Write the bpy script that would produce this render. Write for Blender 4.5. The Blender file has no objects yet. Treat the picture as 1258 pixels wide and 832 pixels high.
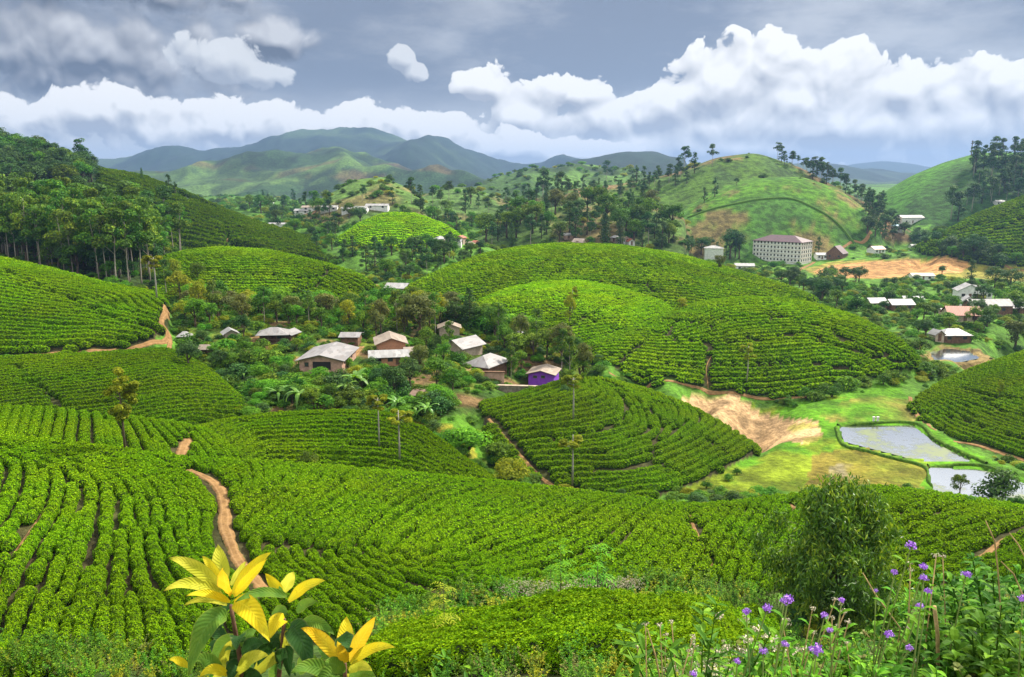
import bpy, bmesh, math, random, time
import numpy as np
from mathutils import Vector, Matrix
from mathutils.bvhtree import BVHTree
T0 = time.time()
R = math.radians
sc = bpy.context.scene
COL = sc.collection
# ------------------------------------------------------------------ camera
FPX, PITCH, CZ = 987.0, R(10.95), 60.0
cam_d = bpy.data.cameras.new('camera'); cam = bpy.data.objects.new('camera', cam_d); COL.objects.link(cam)
cam_d.sensor_width = 36; cam_d.lens = FPX / 1258 * 36
cam_d.clip_start = 0.05; cam_d.clip_end = 40000
cam.location = (0, 0, CZ); cam.rotation_euler = (R(90) - PITCH, 0, 0)
sc.camera = cam
# ------------------------------------------------------------------ view
sc.view_settings.view_transform = 'Standard'; sc.view_settings.look = 'None'
sc.view_settings.gamma = 1; sc.view_settings.use_curve_mapping = False
EXPO = 1.0
sc.view_settings.exposure = EXPO
sc.cycles.max_bounces = 5; sc.cycles.diffuse_bounces = 3; sc.cycles.glossy_bounces = 2
sc.cycles.transmission_bounces = 2; sc.cycles.volume_bounces = 0; sc.cycles.transparent_max_bounces = 4
sc.cycles.use_denoising = True
sc.cycles.caustics_reflective = False; sc.cycles.caustics_refractive = False
# ------------------------------------------------------------------ sun
SUN_EL, SUN_AZ = R(44), R(52)          # azimuth measured from +Y (view direction) towards +X
sun_d = bpy.data.lights.new('sun', 'SUN'); sun = bpy.data.objects.new('sun', sun_d); COL.objects.link(sun)
sun_d.energy = 4.8; sun_d.angle = R(7); sun_d.color = (1.0, 0.93, 0.80)
sd = Vector((math.sin(SUN_AZ) * math.cos(SUN_EL), math.cos(SUN_AZ) * math.cos(SUN_EL), math.sin(SUN_EL)))
sun.rotation_euler = sd.to_track_quat('Z', 'Y').to_euler()
sun.location = (0, 0, 900)
# ------------------------------------------------------------------ world: Nishita sky with cloud layers
world = bpy.data.worlds.new('World'); sc.world = world; world.use_nodes = True
world.cycles.sampling_method = 'MANUAL'; world.cycles.sample_map_resolution = 256

class NT:
    """small helper that writes node graphs"""
    def __init__(s, nt): s.nt = nt
    def n(s, t, **k):
        nd = s.nt.nodes.new(t)
        for a, v in k.items(): setattr(nd, a, v)
        return nd
    def put(s, sock, v):
        if isinstance(v, bpy.types.NodeSocket): s.nt.links.new(v, sock)
        elif v is not None: sock.default_value = v
    def m(s, op, a=None, b=None, c=None, clamp=False):
        nd = s.n('ShaderNodeMath', operation=op, use_clamp=clamp)
        for i, v in enumerate((a, b, c)):
            if v is not None: s.put(nd.inputs[i], v)
        return nd.outputs[0]
    def v(s, op, a=None, b=None):
        nd = s.n('ShaderNodeVectorMath', operation=op)
        if a is not None: s.put(nd.inputs[0], a)
        if b is not None: s.put(nd.inputs[1], b)
        return nd.outputs['Value'] if op in ('LENGTH', 'DOT_PRODUCT') else nd.outputs[0]
    def mix(s, f, a, b, mode='MIX'):
        nd = s.n('ShaderNodeMix', data_type='RGBA', blend_type=mode)
        s.put(nd.inputs[0], f)
        s.put(nd.inputs[6], a if isinstance(a, bpy.types.NodeSocket) else (*a[:3], 1))
        s.put(nd.inputs[7], b if isinstance(b, bpy.types.NodeSocket) else (*b[:3], 1))
        return nd.outputs[2]
    def ss(s, x, lo, hi):
        nd = s.n('ShaderNodeMapRange', interpolation_type='SMOOTHSTEP')
        s.put(nd.inputs[0], x); nd.inputs[1].default_value = lo; nd.inputs[2].default_value = hi
        return nd.outputs[0]
    def noise(s, vec, scale, detail=4, rough=0.55, dims='3D', out=0, dist=0.0):
        nd = s.n('ShaderNodeTexNoise', noise_dimensions=dims)
        if vec is not None: s.put(nd.inputs['Vector'], vec)
        nd.inputs['Scale'].default_value = scale; nd.inputs['Detail'].default_value = detail
        nd.inputs['Roughness'].default_value = rough; nd.inputs['Distortion'].default_value = dist
        return nd.outputs[out]

def cloud_group(name, blobs, vscale, vamp, namp, nscale, vdet=3, ndet=7):
    g = bpy.data.node_groups.new(name, 'ShaderNodeTree')
    g.interface.new_socket('p', in_out='INPUT', socket_type='NodeSocketVector')
    g.interface.new_socket('d', in_out='OUTPUT', socket_type='NodeSocketFloat')
    t = NT(g); gi = t.n('NodeGroupInput'); go = t.n('NodeGroupOutput')
    p = gi.outputs[0]
    wn = t.noise(p, 1.6, 2, 0.5, '2D', 1)
    wv = t.v('SCALE', t.v('SUBTRACT', wn, (0.5, 0.5, 0.5)))
    wv.node.inputs['Scale'].default_value = 0.5
    pw = t.v('ADD', p, wv)
    d = None
    for (cx, cy, rx, ry) in blobs:
        q = t.v('MULTIPLY', t.v('SUBTRACT', p, ((cx - 629) / 100, (225 - cy) / 100, 0)), (100 / rx, 100 / ry, 0))
        e = t.m('SUBTRACT', 1.0, t.v('LENGTH', q))
        d = e if d is None else t.m('SMOOTH_MAX', d, e, 0.25)
    vo = t.n('ShaderNodeTexVoronoi', voronoi_dimensions='2D', feature='F1')
    t.put(vo.inputs['Vector'], pw)
    vo.inputs['Scale'].default_value = vscale
    vo.inputs['Detail'].default_value = vdet; vo.inputs['Roughness'].default_value = 0.5
    vo.inputs['Lacunarity'].default_value = 2.2
    vo.inputs['Randomness'].default_value = 1
    puff = t.m('MULTIPLY', t.m('SUBTRACT', 0.42, vo.outputs['Distance']), vamp)
    nz = t.m('MULTIPLY', t.m('SUBTRACT', t.noise(p, nscale, ndet, 0.6, '2D'), 0.5), namp)
    t.put(go.inputs[0], t.m('ADD', d, t.m('ADD', puff, nz)))
    return g

w = NT(world.node_tree); world.node_tree.nodes.clear()
out = w.n('ShaderNodeOutputWorld'); bg = w.n('ShaderNodeBackground'); bg.inputs[1].default_value = 0.1
sky = w.n('ShaderNodeTexSky', sky_type='NISHITA'); sky.sun_disc = False
sky.sun_elevation = SUN_EL; sky.sun_rotation = SUN_AZ; sky.altitude = 1500
tc = w.n('ShaderNodeTexCoord')
sx = w.n('ShaderNodeSeparateXYZ'); w.put(sx.inputs[0], tc.outputs['Generated'])
az = w.m('MULTIPLY', w.m('ARCTAN2', sx.outputs[0], sx.outputs[1]), 9.87)
el = w.m('MULTIPLY', w.m('ARCSINE', sx.outputs[2]), 9.87)
cp = w.n('ShaderNodeCombineXYZ'); w.put(cp.inputs[0], az); w.put(cp.inputs[1], el)
P = cp.outputs[0]
SK = 10.0 / (2 ** EXPO)      # the Background strength is 0.1
def C3(r, g, b): return (r * SK, g * SK, b * SK)
# thin high cloud over the blue
n1 = w.noise(w.v('MULTIPLY', P, (0.35, 1.0, 1)), 1.1, 6, 0.6, '2D')
n1b = w.noise(w.v('MULTIPLY', P, (0.2, 1.0, 1)), 0.55, 5, 0.55, '2D')
veil = w.mix(w.ss(n1, 0.38, 0.72), C3(0.235, 0.275, 0.355), C3(0.56, 0.585, 0.63))
veil = w.mix(w.m('MULTIPLY', w.ss(n1b, 0.45, 0.7), 0.6), veil, C3(0.18, 0.21, 0.275))
col = w.mix(0.95, sky.outputs[0], veil)
# brighter, whiter cloud deck overhead (out of the picture, lights the place)
deck = w.mix(w.ss(w.noise(tc.outputs['Generated'], 2.2, 5, 0.6), 0.35, 0.65), C3(1.1, 1.13, 1.2), C3(2.3, 2.27, 2.18))
col = w.mix(w.ss(el, 2.1, 4.2), col, deck)
col = w.mix(w.m('MULTIPLY', w.ss(el, 1.25, 0.15), 0.9), col, C3(0.80, 0.815, 0.84))
def layer(col, grp, soft, shadow, light, lo=0.0, hi=0.10, dl=(0.04, 0.12), k=1.5, b0=0.55, alpha=1.0, base=0.0):
    g0 = w.n('ShaderNodeGroup'); g0.node_tree = grp[0]; w.put(g0.inputs[0], P)
    g1 = w.n('ShaderNodeGroup'); g1.node_tree = grp[1]; w.put(g1.inputs[0], P)
    g2 = w.n('ShaderNodeGroup'); g2.node_tree = grp[1]; w.put(g2.inputs[0], w.v('ADD', P, (dl[0], dl[1], 0)))
    d = g0.outputs[0]
    a = w.ss(d, lo, soft)
    if alpha < 1: a = w.m('MULTIPLY', a, alpha)
    lit = w.m('ADD', b0, w.m('MULTIPLY', w.m('ADD', w.m('SUBTRACT', g1.outputs[0], g2.outputs[0]), w.m('MULTIPLY', w.m('SUBTRACT', d, g1.outputs[0]), 0.22)), k))
    if base: lit = w.m('SUBTRACT', lit, w.m('MULTIPLY', w.ss(el, base, 0.1), 0.42))
    lit = w.m('MAXIMUM', w.m('MINIMUM', lit, 1.0), 0.0)
    return w.mix(a, col, w.mix(lit, C3(*shadow), C3(*light)))
args_ = ('cloud_upper', [(30, 40, 170, 90), (170, 95, 170, 60), (20, 150, 120, 60), (300, 90, 80, 40), (360, 70, 60, 30), (120, 10, 260, 50)], 1.6, 0.55, 1.1, 1.2)
gA = (cloud_group(*args_), cloud_group(args_[0] + '_soft', *args_[1:], 1.2, 3.2))
col = layer(col, gA, 0.35, (0.13, 0.15, 0.195), (0.70, 0.715, 0.75), lo=-0.25, k=1.5, b0=0.36, alpha=0.97, base=0.0)
args_ = ('cloud_middle', [(300, 92, 70, 34), (345, 105, 45, 20), (500, 82, 20, 16), (517, 98, 20, 14)], 2.6, 0.5, 0.5, 2.0)
gB = (cloud_group(*args_), cloud_group(args_[0] + '_soft', *args_[1:], 1.2, 3.2))
col = layer(col, gB, 0.16, (0.42, 0.46, 0.53), (0.86, 0.88, 0.90), k=1.4, b0=0.55, alpha=0.9)
args_ = ('cloud_cumulus', [(880, 112, 100, 56), (920, 98, 80, 44), (985, 112, 105, 48), (955, 135, 90, 46), (1060, 132, 92, 46), (820, 135, 75, 40),
                 (690, 120, 92, 28), (600, 112, 58, 28), (740, 155, 90, 40), (1180, 128, 125, 44), (1270, 124, 100, 46), (1000, 165, 330, 55),
                 (1250, 170, 200, 60), (760, 185, 150, 38), (1440, 130, 150, 70), (900, 185, 260, 30), (640, 150, 70, 40)], 1.5, 0.62, 0.55, 1.6)
gC = (cloud_group(*args_), cloud_group(args_[0] + '_soft', *args_[1:], 1.2, 3.2))
col = layer(col, gC, 0.075, (0.46, 0.485, 0.54), (1.12, 1.11, 1.09), k=1.6, b0=0.66, base=1.15)
args_ = ('cloud_low', [(60, 165, 150, 38), (180, 150, 80, 36), (300, 165, 170, 42), (430, 160, 120, 36), (540, 168, 100, 34), (640, 185, 90, 26), (720, 192, 110, 20), (-120, 160, 180, 60)], 1.9, 0.5, 0.45, 2.0)
gD = (cloud_group(*args_), cloud_group(args_[0] + '_soft', *args_[1:], 1.2, 3.2))
col = layer(col, gD, 0.09, (0.45, 0.475, 0.53), (1.1, 1.09, 1.07), k=2.3, b0=0.64, base=0.42)
# the horizon fades to pale grey, and below it the sky is not seen
col = w.mix(w.ss(el, 0.35, -0.05), col, C3(0.62, 0.66, 0.72))
w.put(bg.inputs[0], col); w.put(out.inputs[0], bg.outputs[0])

# ================================================================== helpers
rng = np.random.default_rng(7); random.seed(7)
cp_, sp_ = math.cos(PITCH), math.sin(PITCH)
def ray(px, py):
    x = (px - 629) / FPX; y = -(py - 416) / FPX
    return np.array([x, cp_ + y * sp_, -sp_ + y * cp_])
def un(px, py, D):
    d = ray(px, py); return np.array([0, 0, CZ]) + d * (D / d[1])
def unz(px, py, z):                 # point of the pixel ray at height z below the camera
    d = ray(px, py); return np.array([0, 0, CZ]) + d * (z / d[2])
def proj(p):
    p = np.asarray(p, float); q = p - np.array([0, 0, CZ])
    f = q[..., 1] * cp_ - q[..., 2] * sp_; u = q[..., 1] * sp_ + q[..., 2] * cp_
    return 629 + q[..., 0] / f * FPX, 416 - u / f * FPX, f
def vnoise(x, y, seed=0):
    xi = np.floor(x).astype(np.int64); yi = np.floor(y).astype(np.int64)
    fx = x - xi; fy = y - yi; fx = fx * fx * (3 - 2 * fx); fy = fy * fy * (3 - 2 * fy)
    def h(a, b):
        n = (a * 374761393 + b * 668265263 + seed * 1442695041) & 0x7fffffff
        n = ((n ^ (n >> 13)) * 1274126177) & 0x7fffffff
        return ((n ^ (n >> 16)) & 0xffff) / 65535.0
    return (h(xi, yi) * (1 - fx) + h(xi + 1, yi) * fx) * (1 - fy) + (h(xi, yi + 1) * (1 - fx) + h(xi + 1, yi + 1) * fx) * fy
def fbm(x, y, oct=4, seed=0):
    s = 0; a = 0.5
    for i in range(oct): s = s + a * (vnoise(x * 2 ** i, y * 2 ** i, seed + i) - 0.5); a *= 0.5
    return s
def inpoly(x, y, poly):
    r = np.zeros(np.shape(x), bool); n = len(poly)
    for i in range(n):
        x1, y1 = poly[i][0], poly[i][1]; x2, y2 = poly[(i + 1) % n][0], poly[(i + 1) % n][1]
        c = ((y1 > y) != (y2 > y)) & (x < (x2 - x1) * (y - y1) / ((y2 - y1) or 1e-9) + x1)
        r ^= c
    return r
def mesh(name, verts, faces, mats, midx=None, smooth=False, attrs=None):
    """faces: (n,k) array or list of tuples"""
    me = bpy.data.meshes.new(name)
    if isinstance(faces, np.ndarray):
        n, k = faces.shape
        me.vertices.add(len(verts)); me.vertices.foreach_set('co', np.asarray(verts, np.float32).ravel())
        me.loops.add(n * k); me.loops.foreach_set('vertex_index', faces.astype(np.int32).ravel())
        me.polygons.add(n); me.polygons.foreach_set('loop_start', np.arange(0, n * k, k, dtype=np.int32))
        me.update(calc_edges=True)
    else:
        me.from_pydata([tuple(v) for v in verts], [], [tuple(int(i) for i in f) for f in faces]); me.update()
    for m_ in (mats if isinstance(mats, (list, tuple)) else [mats]): me.materials.append(m_)
    if midx is not None: me.polygons.foreach_set('material_index', np.asarray(midx, np.int32))
    me.polygons.foreach_set('use_smooth', np.full(len(me.polygons), bool(smooth)))
    for k_, (dom, typ, arr) in (attrs or {}).items():
        a = me.attributes.new(k_, typ, dom)
        a.data.foreach_set('color' if typ == 'FLOAT_COLOR' else 'vector' if typ == 'FLOAT_VECTOR' else 'value', np.asarray(arr).ravel())
    return me
def obj(name, me, parent=None, loc=None, rz=0, scale=None):
    o = bpy.data.objects.new(name, me); COL.objects.link(o)
    if parent: o.parent = parent
    if loc is not None: o.location = loc
    if rz: o.rotation_euler = (0, 0, rz)
    if scale is not None: o.scale = scale if hasattr(scale, '__len__') else (scale,) * 3
    return o
def tag(o, label=None, cat=None, group=None, kind=None):
    if label: o['label'] = label
    if cat: o['category'] = cat
    if group: o['group'] = group
    if kind: o['kind'] = kind
    return o
class MB:
    """collects shapes into one mesh"""
    def __init__(s): s.v = []; s.f = []; s.m = []
    def add(s, vs, fs, m=0):
        b = len(s.v); s.v += [tuple(map(float, q)) for q in vs]; s.f += [tuple(i + b for i in f) for f in fs]; s.m += [m] * len(fs); return s
    def box(s, x0, x1, y0, y1, z0, z1, m=0):
        return s.add([(x0, y0, z0), (x1, y0, z0), (x1, y1, z0), (x0, y1, z0), (x0, y0, z1), (x1, y0, z1), (x1, y1, z1), (x0, y1, z1)],
                     [(0, 3, 2, 1), (4, 5, 6, 7), (0, 1, 5, 4), (1, 2, 6, 5), (2, 3, 7, 6), (3, 0, 4, 7)], m)
    def tube(s, pts, rad, n=6, m=0, cap=True):
        pts = [Vector(p) for p in pts]; vs = []; fs = []
        for i, p in enumerate(pts):
            d = (pts[min(i + 1, len(pts) - 1)] - pts[max(i - 1, 0)]).normalized()
            a = d.orthogonal().normalized() if i == 0 else (a_prev - d * a_prev.dot(d)).normalized()
            a_prev = a; b = d.cross(a); r = rad[i] if hasattr(rad, '__len__') else rad
            for k in range(n):
                t = 2 * math.pi * k / n; vs.append(p + a * math.cos(t) * r + b * math.sin(t) * r)
        for i in range(len(pts) - 1):
            for k in range(n): fs.append((i * n + k, i * n + (k + 1) % n, (i + 1) * n + (k + 1) % n, (i + 1) * n + k))
        if cap: fs.append(tuple(range((len(pts) - 1) * n, len(pts) * n))); fs.append(tuple(reversed(range(n))))
        return s.add(vs, fs, m)
    def me(s, name, mats, smooth=False): return mesh(name, s.v, s.f, mats, s.m, smooth)

# ------------------------------------------------------------------ materials
def newmat(name):
    m_ = bpy.data.materials.new(name); m_.use_nodes = True; m_.node_tree.nodes.clear()
    t = NT(m_.node_tree); o = t.n('ShaderNodeOutputMaterial'); return m_, t, o
def pbsdf(t, col, rough=0.8, spec=0.2, metal=0.0, bump=None):
    b = t.n('ShaderNodeBsdfPrincipled'); t.put(b.inputs['Base Color'], col if isinstance(col, bpy.types.NodeSocket) else (*col, 1))
    t.put(b.inputs['Roughness'], rough); t.put(b.inputs['Specular IOR Level'], spec); b.inputs['Metallic'].default_value = metal
    if bump is not None:
        bn = t.n('ShaderNodeBump'); bn.inputs['Strength'].default_value = bump[1]; bn.inputs['Distance'].default_value = bump[2]
        t.put(bn.inputs['Height'], bump[0]); t.put(b.inputs['Normal'], bn.outputs[0])
    return b.outputs[0]
def leafmat(name, c0, c1, c2, trans=0.30, rough=0.6, spec=0.12, objvar=0.25, stops=(0.0, 0.6, 1.0), patch=None, field=False):
    """leaves: the tint of each leaf, a shift for each plant"""
    m_, t, o = newmat(name)
    at = t.n('ShaderNodeAttribute', attribute_name='tint')
    cr = t.n('ShaderNodeValToRGB'); t.put(cr.inputs[0], at.outputs['Fac'])
    e = cr.color_ramp.elements; e[0].position = stops[0]; e[0].color = (*c0, 1); e[1].position = stops[2]; e[1].color = (*c2, 1)
    e2 = cr.color_ramp.elements.new(stops[1]); e2.color = (*c1, 1)
    oi = t.n('ShaderNodeObjectInfo')
    hs = t.n('ShaderNodeHueSaturation')
    t.put(hs.inputs['Hue'], t.m('ADD', 0.5, t.m('MULTIPLY', t.m('SUBTRACT', oi.outputs['Random'], 0.5), 0.05 * objvar * 4)))
    rr = t.m('FRACT', t.m('MULTIPLY', oi.outputs['Random'], 17.31))
    val = t.m('ADD', 1.0, t.m('MULTIPLY', t.m('SUBTRACT', rr, 0.5), objvar * 2))
    if patch:
        gm = t.n('ShaderNodeNewGeometry')
        hs.inputs['Hue'].default_value = 0.5; nz_ = t.noise(gm.outputs['Position'], patch[0] * 2.3, 4, 0.6)
        t.put(hs.inputs['Hue'], t.m('ADD', 0.487, t.m('MULTIPLY', t.ss(nz_, 0.3, 0.7), 0.022)))      # young flush here, old leaf there
        val = t.m('MULTIPLY', val, t.m('ADD', 1 - patch[1] / 2, t.m('MULTIPLY', t.ss(t.noise(gm.outputs['Position'], patch[0], 3, 0.55), 0.3, 0.7), patch[1])))
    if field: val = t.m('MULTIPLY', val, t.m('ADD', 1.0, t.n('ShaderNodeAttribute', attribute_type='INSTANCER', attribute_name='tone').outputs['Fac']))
    t.put(hs.inputs['Value'], val); t.put(hs.inputs['Color'], cr.outputs[0])
    p = pbsdf(t, hs.outputs[0], rough, spec)
    tr = t.n('ShaderNodeBsdfTranslucent'); t.put(tr.inputs[0], t.mix(1.0, hs.outputs[0], (1.25, 1.15, 0.5), 'MULTIPLY'))
    mx = t.n('ShaderNodeMixShader'); mx.inputs[0].default_value = trans
    t.put(mx.inputs[1], p); t.put(mx.inputs[2], tr.outputs[0]); t.put(o.inputs[0], mx.outputs[0])
    return m_
def plain(name, c, rough=0.8, spec=0.2, metal=0.0, var=0.25, scale=3.0, c2=None, bump=0.0):
    """a colour broken up by two noises in object space"""
    m_, t, o = newmat(name); tcn = t.n('ShaderNodeTexCoord'); v = tcn.outputs['Object']
    n = t.noise(v, scale, 5, 0.6); n2 = t.noise(v, scale * 6, 3, 0.6)
    f = t.ss(t.m('ADD', t.m('MULTIPLY', n, 0.7), t.m('MULTIPLY', n2, 0.3)), 0.35, 0.68)
    c2 = c2 or tuple(x * (1 - var) for x in c); c1 = tuple(min(x * (1 + var * 0.4), 0.9) for x in c)
    t.put(o.inputs[0], pbsdf(t, t.mix(f, c2, c1), rough, spec, metal, (n2, 0.4, bump) if bump else None)); return m_
def sheetroof(name, c, rust=(0.16, 0.085, 0.05), amt=0.5, pitch=0.09):
    """corrugated sheet: ridges, sheet joints, stains"""
    m_, t, o = newmat(name); tcn = t.n('ShaderNodeTexCoord'); v = tcn.outputs['Object']
    wv = t.n('ShaderNodeTexWave', bands_direction='X'); t.put(wv.inputs[0], v); wv.inputs['Scale'].default_value = 0.35 / pitch * 0.5; wv.inputs['Distortion'].default_value = 0
    br = t.n('ShaderNodeTexVoronoi', distance='CHEBYCHEV'); t.put(br.inputs['Vector'], t.v('MULTIPLY', v, (1.1, 0.45, 0.45))); br.inputs['Scale'].default_value = 1.0
    st = t.noise(t.v('MULTIPLY', v, (1.5, 0.5, 0.5)), 1.3, 6, 0.65)
    sh = t.n('ShaderNodeSeparateColor'); t.put(sh.inputs[0], br.outputs['Color'])
    c1 = t.mix(sh.outputs[0], tuple(x * 0.72 for x in c), tuple(min(1, x * 1.12) for x in c))
    c2 = t.mix(t.m('MULTIPLY', t.ss(st, 0.5, 0.72), amt), c1, rust)
    c3 = t.mix(t.m('MULTIPLY', t.ss(t.noise(v, 4, 4, 0.7), 0.55, 0.75), 0.35), c2, tuple(x * 0.4 for x in c))
    t.put(o.inputs[0], pbsdf(t, c3, 0.55, 0.35, 0.0, (wv.outputs['Fac'], 0.5, 0.03))); return m_

# ================================================================== terrain
PATCH = []     # dicts: name, verts, faces, pid
CTRL = []      # base control points (x, y, z)
BV, BF, BPID = [], [], []
PID = {}
def resample(pts, n):
    pts = np.asarray(pts, float); d = np.hypot(np.diff(pts[:, 0]), np.diff(pts[:, 1]) * 1.0)
    s = np.concatenate([[0], np.cumsum(d)]); s /= s[-1]; q = np.linspace(0, 1, n)
    r = np.stack([np.interp(q, s, pts[:, k]) for k in range(3)], 1)
    for _ in range(max(2, n // 30)):
        r[1:-1] = r[:-2] * 0.25 + r[1:-1] * 0.5 + r[2:] * 0.25
    return r
def hill(name, ridge, foot, bulge=0.0, back=None, drop=None, n=90, m=22, mb=14, rough=0.0, rs=1.0, seed=0, ctrl=True, steep=0.08):
    rp = resample(ridge, n); fp = resample(foot, n)
    Rw = np.array([un(*p) for p in rp]); Fw = np.array([un(*p) for p in fp])
    rows = []
    for i in range(m):
        v = i / (m - 1); xy = Fw[:, :2] * (1 - v) + Rw[:, :2] * v
        up = np.sin(v * math.pi / 2) ** 0.95; dn = 1 - math.cos(v * math.pi / 2)
        dz = Rw[:, 2] - Fw[:, 2]
        z = Fw[:, 2] + np.where(dz > 0, dz * up, dz * dn) + bulge * math.sin(v * math.pi) * np.sin(np.linspace(0, math.pi, n)) ** 0.5
        if i == 0: z = z - 0.4
        rows.append(np.column_stack([xy, z]))
    dirn = Rw[:, :2] - Fw[:, :2]; L = np.hypot(*dirn.T)[:, None]
    dn_ = dirn / np.maximum(L, 1e-3); rad = Rw[:, :2] / np.hypot(*Rw[:, :2].T)[:, None]
    dn_ = dn_ * 0.4 + rad * 0.6; dn_ /= np.hypot(*dn_.T)[:, None]
    Lb = np.maximum(L, np.median(L) * 0.6)[:, 0] * 0.9 if back is None else np.full(n, float(back))
    s0 = np.maximum((CZ - Rw[:, 2]) / np.hypot(*Rw[:, :2].T), 0.0) + steep
    tot = np.maximum(Rw[:, 2] - Fw[:, 2], 2.0) * 1.6 + 2 if drop is None else np.full(n, float(drop))
    for j in range(1, mb + 1):
        q = j / mb; z = Rw[:, 2] - s0 * Lb * q - np.maximum(tot - s0 * Lb, 0.3 * tot) * q * q
        rows.append(np.column_stack([Rw[:, :2] + dn_ * (Lb * q)[:, None], z]))
    G = np.array(rows); M = len(rows)
    if rough:
        k = np.concatenate([np.sin(np.linspace(0, math.pi, m) ** 1.0) * 1.0, np.zeros(mb)]); k[m - 4:] = np.maximum(k[m - 4:], 0.18)
        nf = fbm(G[:, :, 0] / rs, G[:, :, 1] / rs * 0.45, 5, seed)
        G[:, :, 2] += rough * k[:, None] * (2 * nf if rough < 20 else -2.2 * np.abs(nf) + 0.12)
    idx = np.arange(M * n).reshape(M, n)
    f = np.stack([idx[:-1, :-1], idx[:-1, 1:], idx[1:, 1:], idx[1:, :-1]], -1).reshape(-1, 4)
    pid = len(PATCH) + 1; PID[name] = pid
    off = sum(len(v) for v in BV)
    BV.append(G.reshape(-1, 3)); BF.append(f + off); BPID.append(np.full(len(f), pid))
    PATCH.append(name)
    if ctrl:
        for p in Fw[::max(1, n // 9)]: CTRL.append((p[0], p[1], p[2] - 0.5))
        B = rows[-1]
        for p in B[n // 6::max(1, n // 5)]: CTRL.append((p[0], p[1], p[2] + 0.15 * (tot.mean())))
def bank(a, prof):
    for D, z in prof: CTRL.append((a * D, D, CZ + z))
# ---- the bank the picture is taken from
bank(-1.0, [(2, -2), (8, -6), (16, -11.5), (26, -17)])
bank(-0.55, [(2, -2), (6, -5), (10, -8), (16, -12.2), (22, -15.2), (27, -17.9)])
bank(-0.2, [(2, -2), (6, -5), (10, -7.8), (16, -11.6), (22, -14.7), (27, -17.2), (31, -19.2)])
bank(0.07, [(2, -2), (6, -5), (10, -7.4), (16, -10.6), (20, -12.3), (26, -14.6), (30, -18), (35, -20)])
bank(0.25, [(2, -2), (6, -4.8), (10, -7.1), (16, -10.4), (20, -12.4), (25, -14.5), (29, -17.6), (35, -20)])
bank(0.4, [(2, -2), (4, -3), (7, -4.9), (10, -6.7), (14, -9.6), (20, -14), (30, -18.7), (37, -20.6)])
bank(0.62, [(2, -1.9), (4, -2.8), (6, -4.2), (10, -7), (14, -10), (20, -14), (30, -18.5), (37, -20)])
bank(1.0, [(2, -1.8), (6, -4), (14, -9.5), (30, -17.5)])
for x in (-8, -4, 0, 4, 8): CTRL.append((x, -3, CZ - 1.7))
for x in (-3, 0, 3): CTRL.append((x, 0.4, CZ - 1.75))
# ---- valley floor: (px, py, height under the camera)
for px, py, z in [(880, 602, -36), (960, 600, -36), (1050, 606, -36), (1150, 606, -36), (1240, 606, -36), (1380, 620, -36), (960, 545, -36), (1080, 505, -36),
                  (1000, 505, -36), (1150, 545, -36), (1090, 560, -36), (1235, 578, -36.2), (880, 505, -36), (1040, 540, -36), (820, 482, -35), (1100, 480, -36), (1150, 460, -36.3), (1170, 440, -36.5),
                  (1140, 425, -37), (1200, 425, -37.5), (1130, 400, -39), (1230, 400, -39), (1060, 382, -38), (1170, 372, -40), (1255, 365, -41), (1060, 347, -42), (1200, 335, -43.5),
                  (1000, 337, -43), (1130, 330, -43.5), (960, 327, -44), (880, 328, -43), (1100, 313, -44.5), (1250, 333, -43.5), (1400, 345, -43), (1400, 400, -40)]:
    CTRL.append(tuple(unz(px, py, z)))
# ---- village shelf and the valley behind it (px, py, D)
for p in [(400, 447, 118), (480, 458, 116), (590, 475, 114), (660, 476, 116), (300, 440, 122), (300, 500, 98), (400, 500, 100), (480, 500, 102), (560, 522, 97), (530, 497, 104),
          (570, 562, 86), (620, 582, 85), (250, 430, 124), (230, 400, 135), (500, 405, 148), (380, 392, 150), (290, 385, 152), (650, 425, 142), (570, 388, 170), (450, 376, 180), (490, 357, 210),
          (640, 400, 165), (700, 445, 140), (740, 455, 135), (480, 335, 270), (440, 312, 310), (550, 312, 300), (600, 303, 340), (380, 290, 400), (330, 285, 430), (500, 300, 335), (580, 290, 380),
          (440, 285, 400), (350, 270, 470), (300, 255, 600), (420, 250, 600), (560, 262, 560), (660, 262, 650), (760, 300, 400), (820, 318, 400), (700, 308, 380),
          (150, 240, 1100), (300, 243, 1000), (500, 243, 1000), (700, 240, 1100), (900, 238, 1200), (1080, 245, 900), (1095, 232, 1500), (1200, 240, 1400), (1350, 240, 1400), (-50, 240, 1400),
          (-200, 240, 900), (300, 238, 1700), (700, 232, 1900), (1100, 228, 2400), (0, 230, 3500), (600, 229, 3500), (1300, 229, 3500), (-300, 228, 6000), (629, 227, 8000), (1500, 228, 6000),
          (1040, 300, 480), (1100, 290, 520), (1130, 280, 560), (-150, 300, 250), (-250, 350, 160), (1500, 330, 350)]:
    CTRL.append(tuple(un(*p)))
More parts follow.
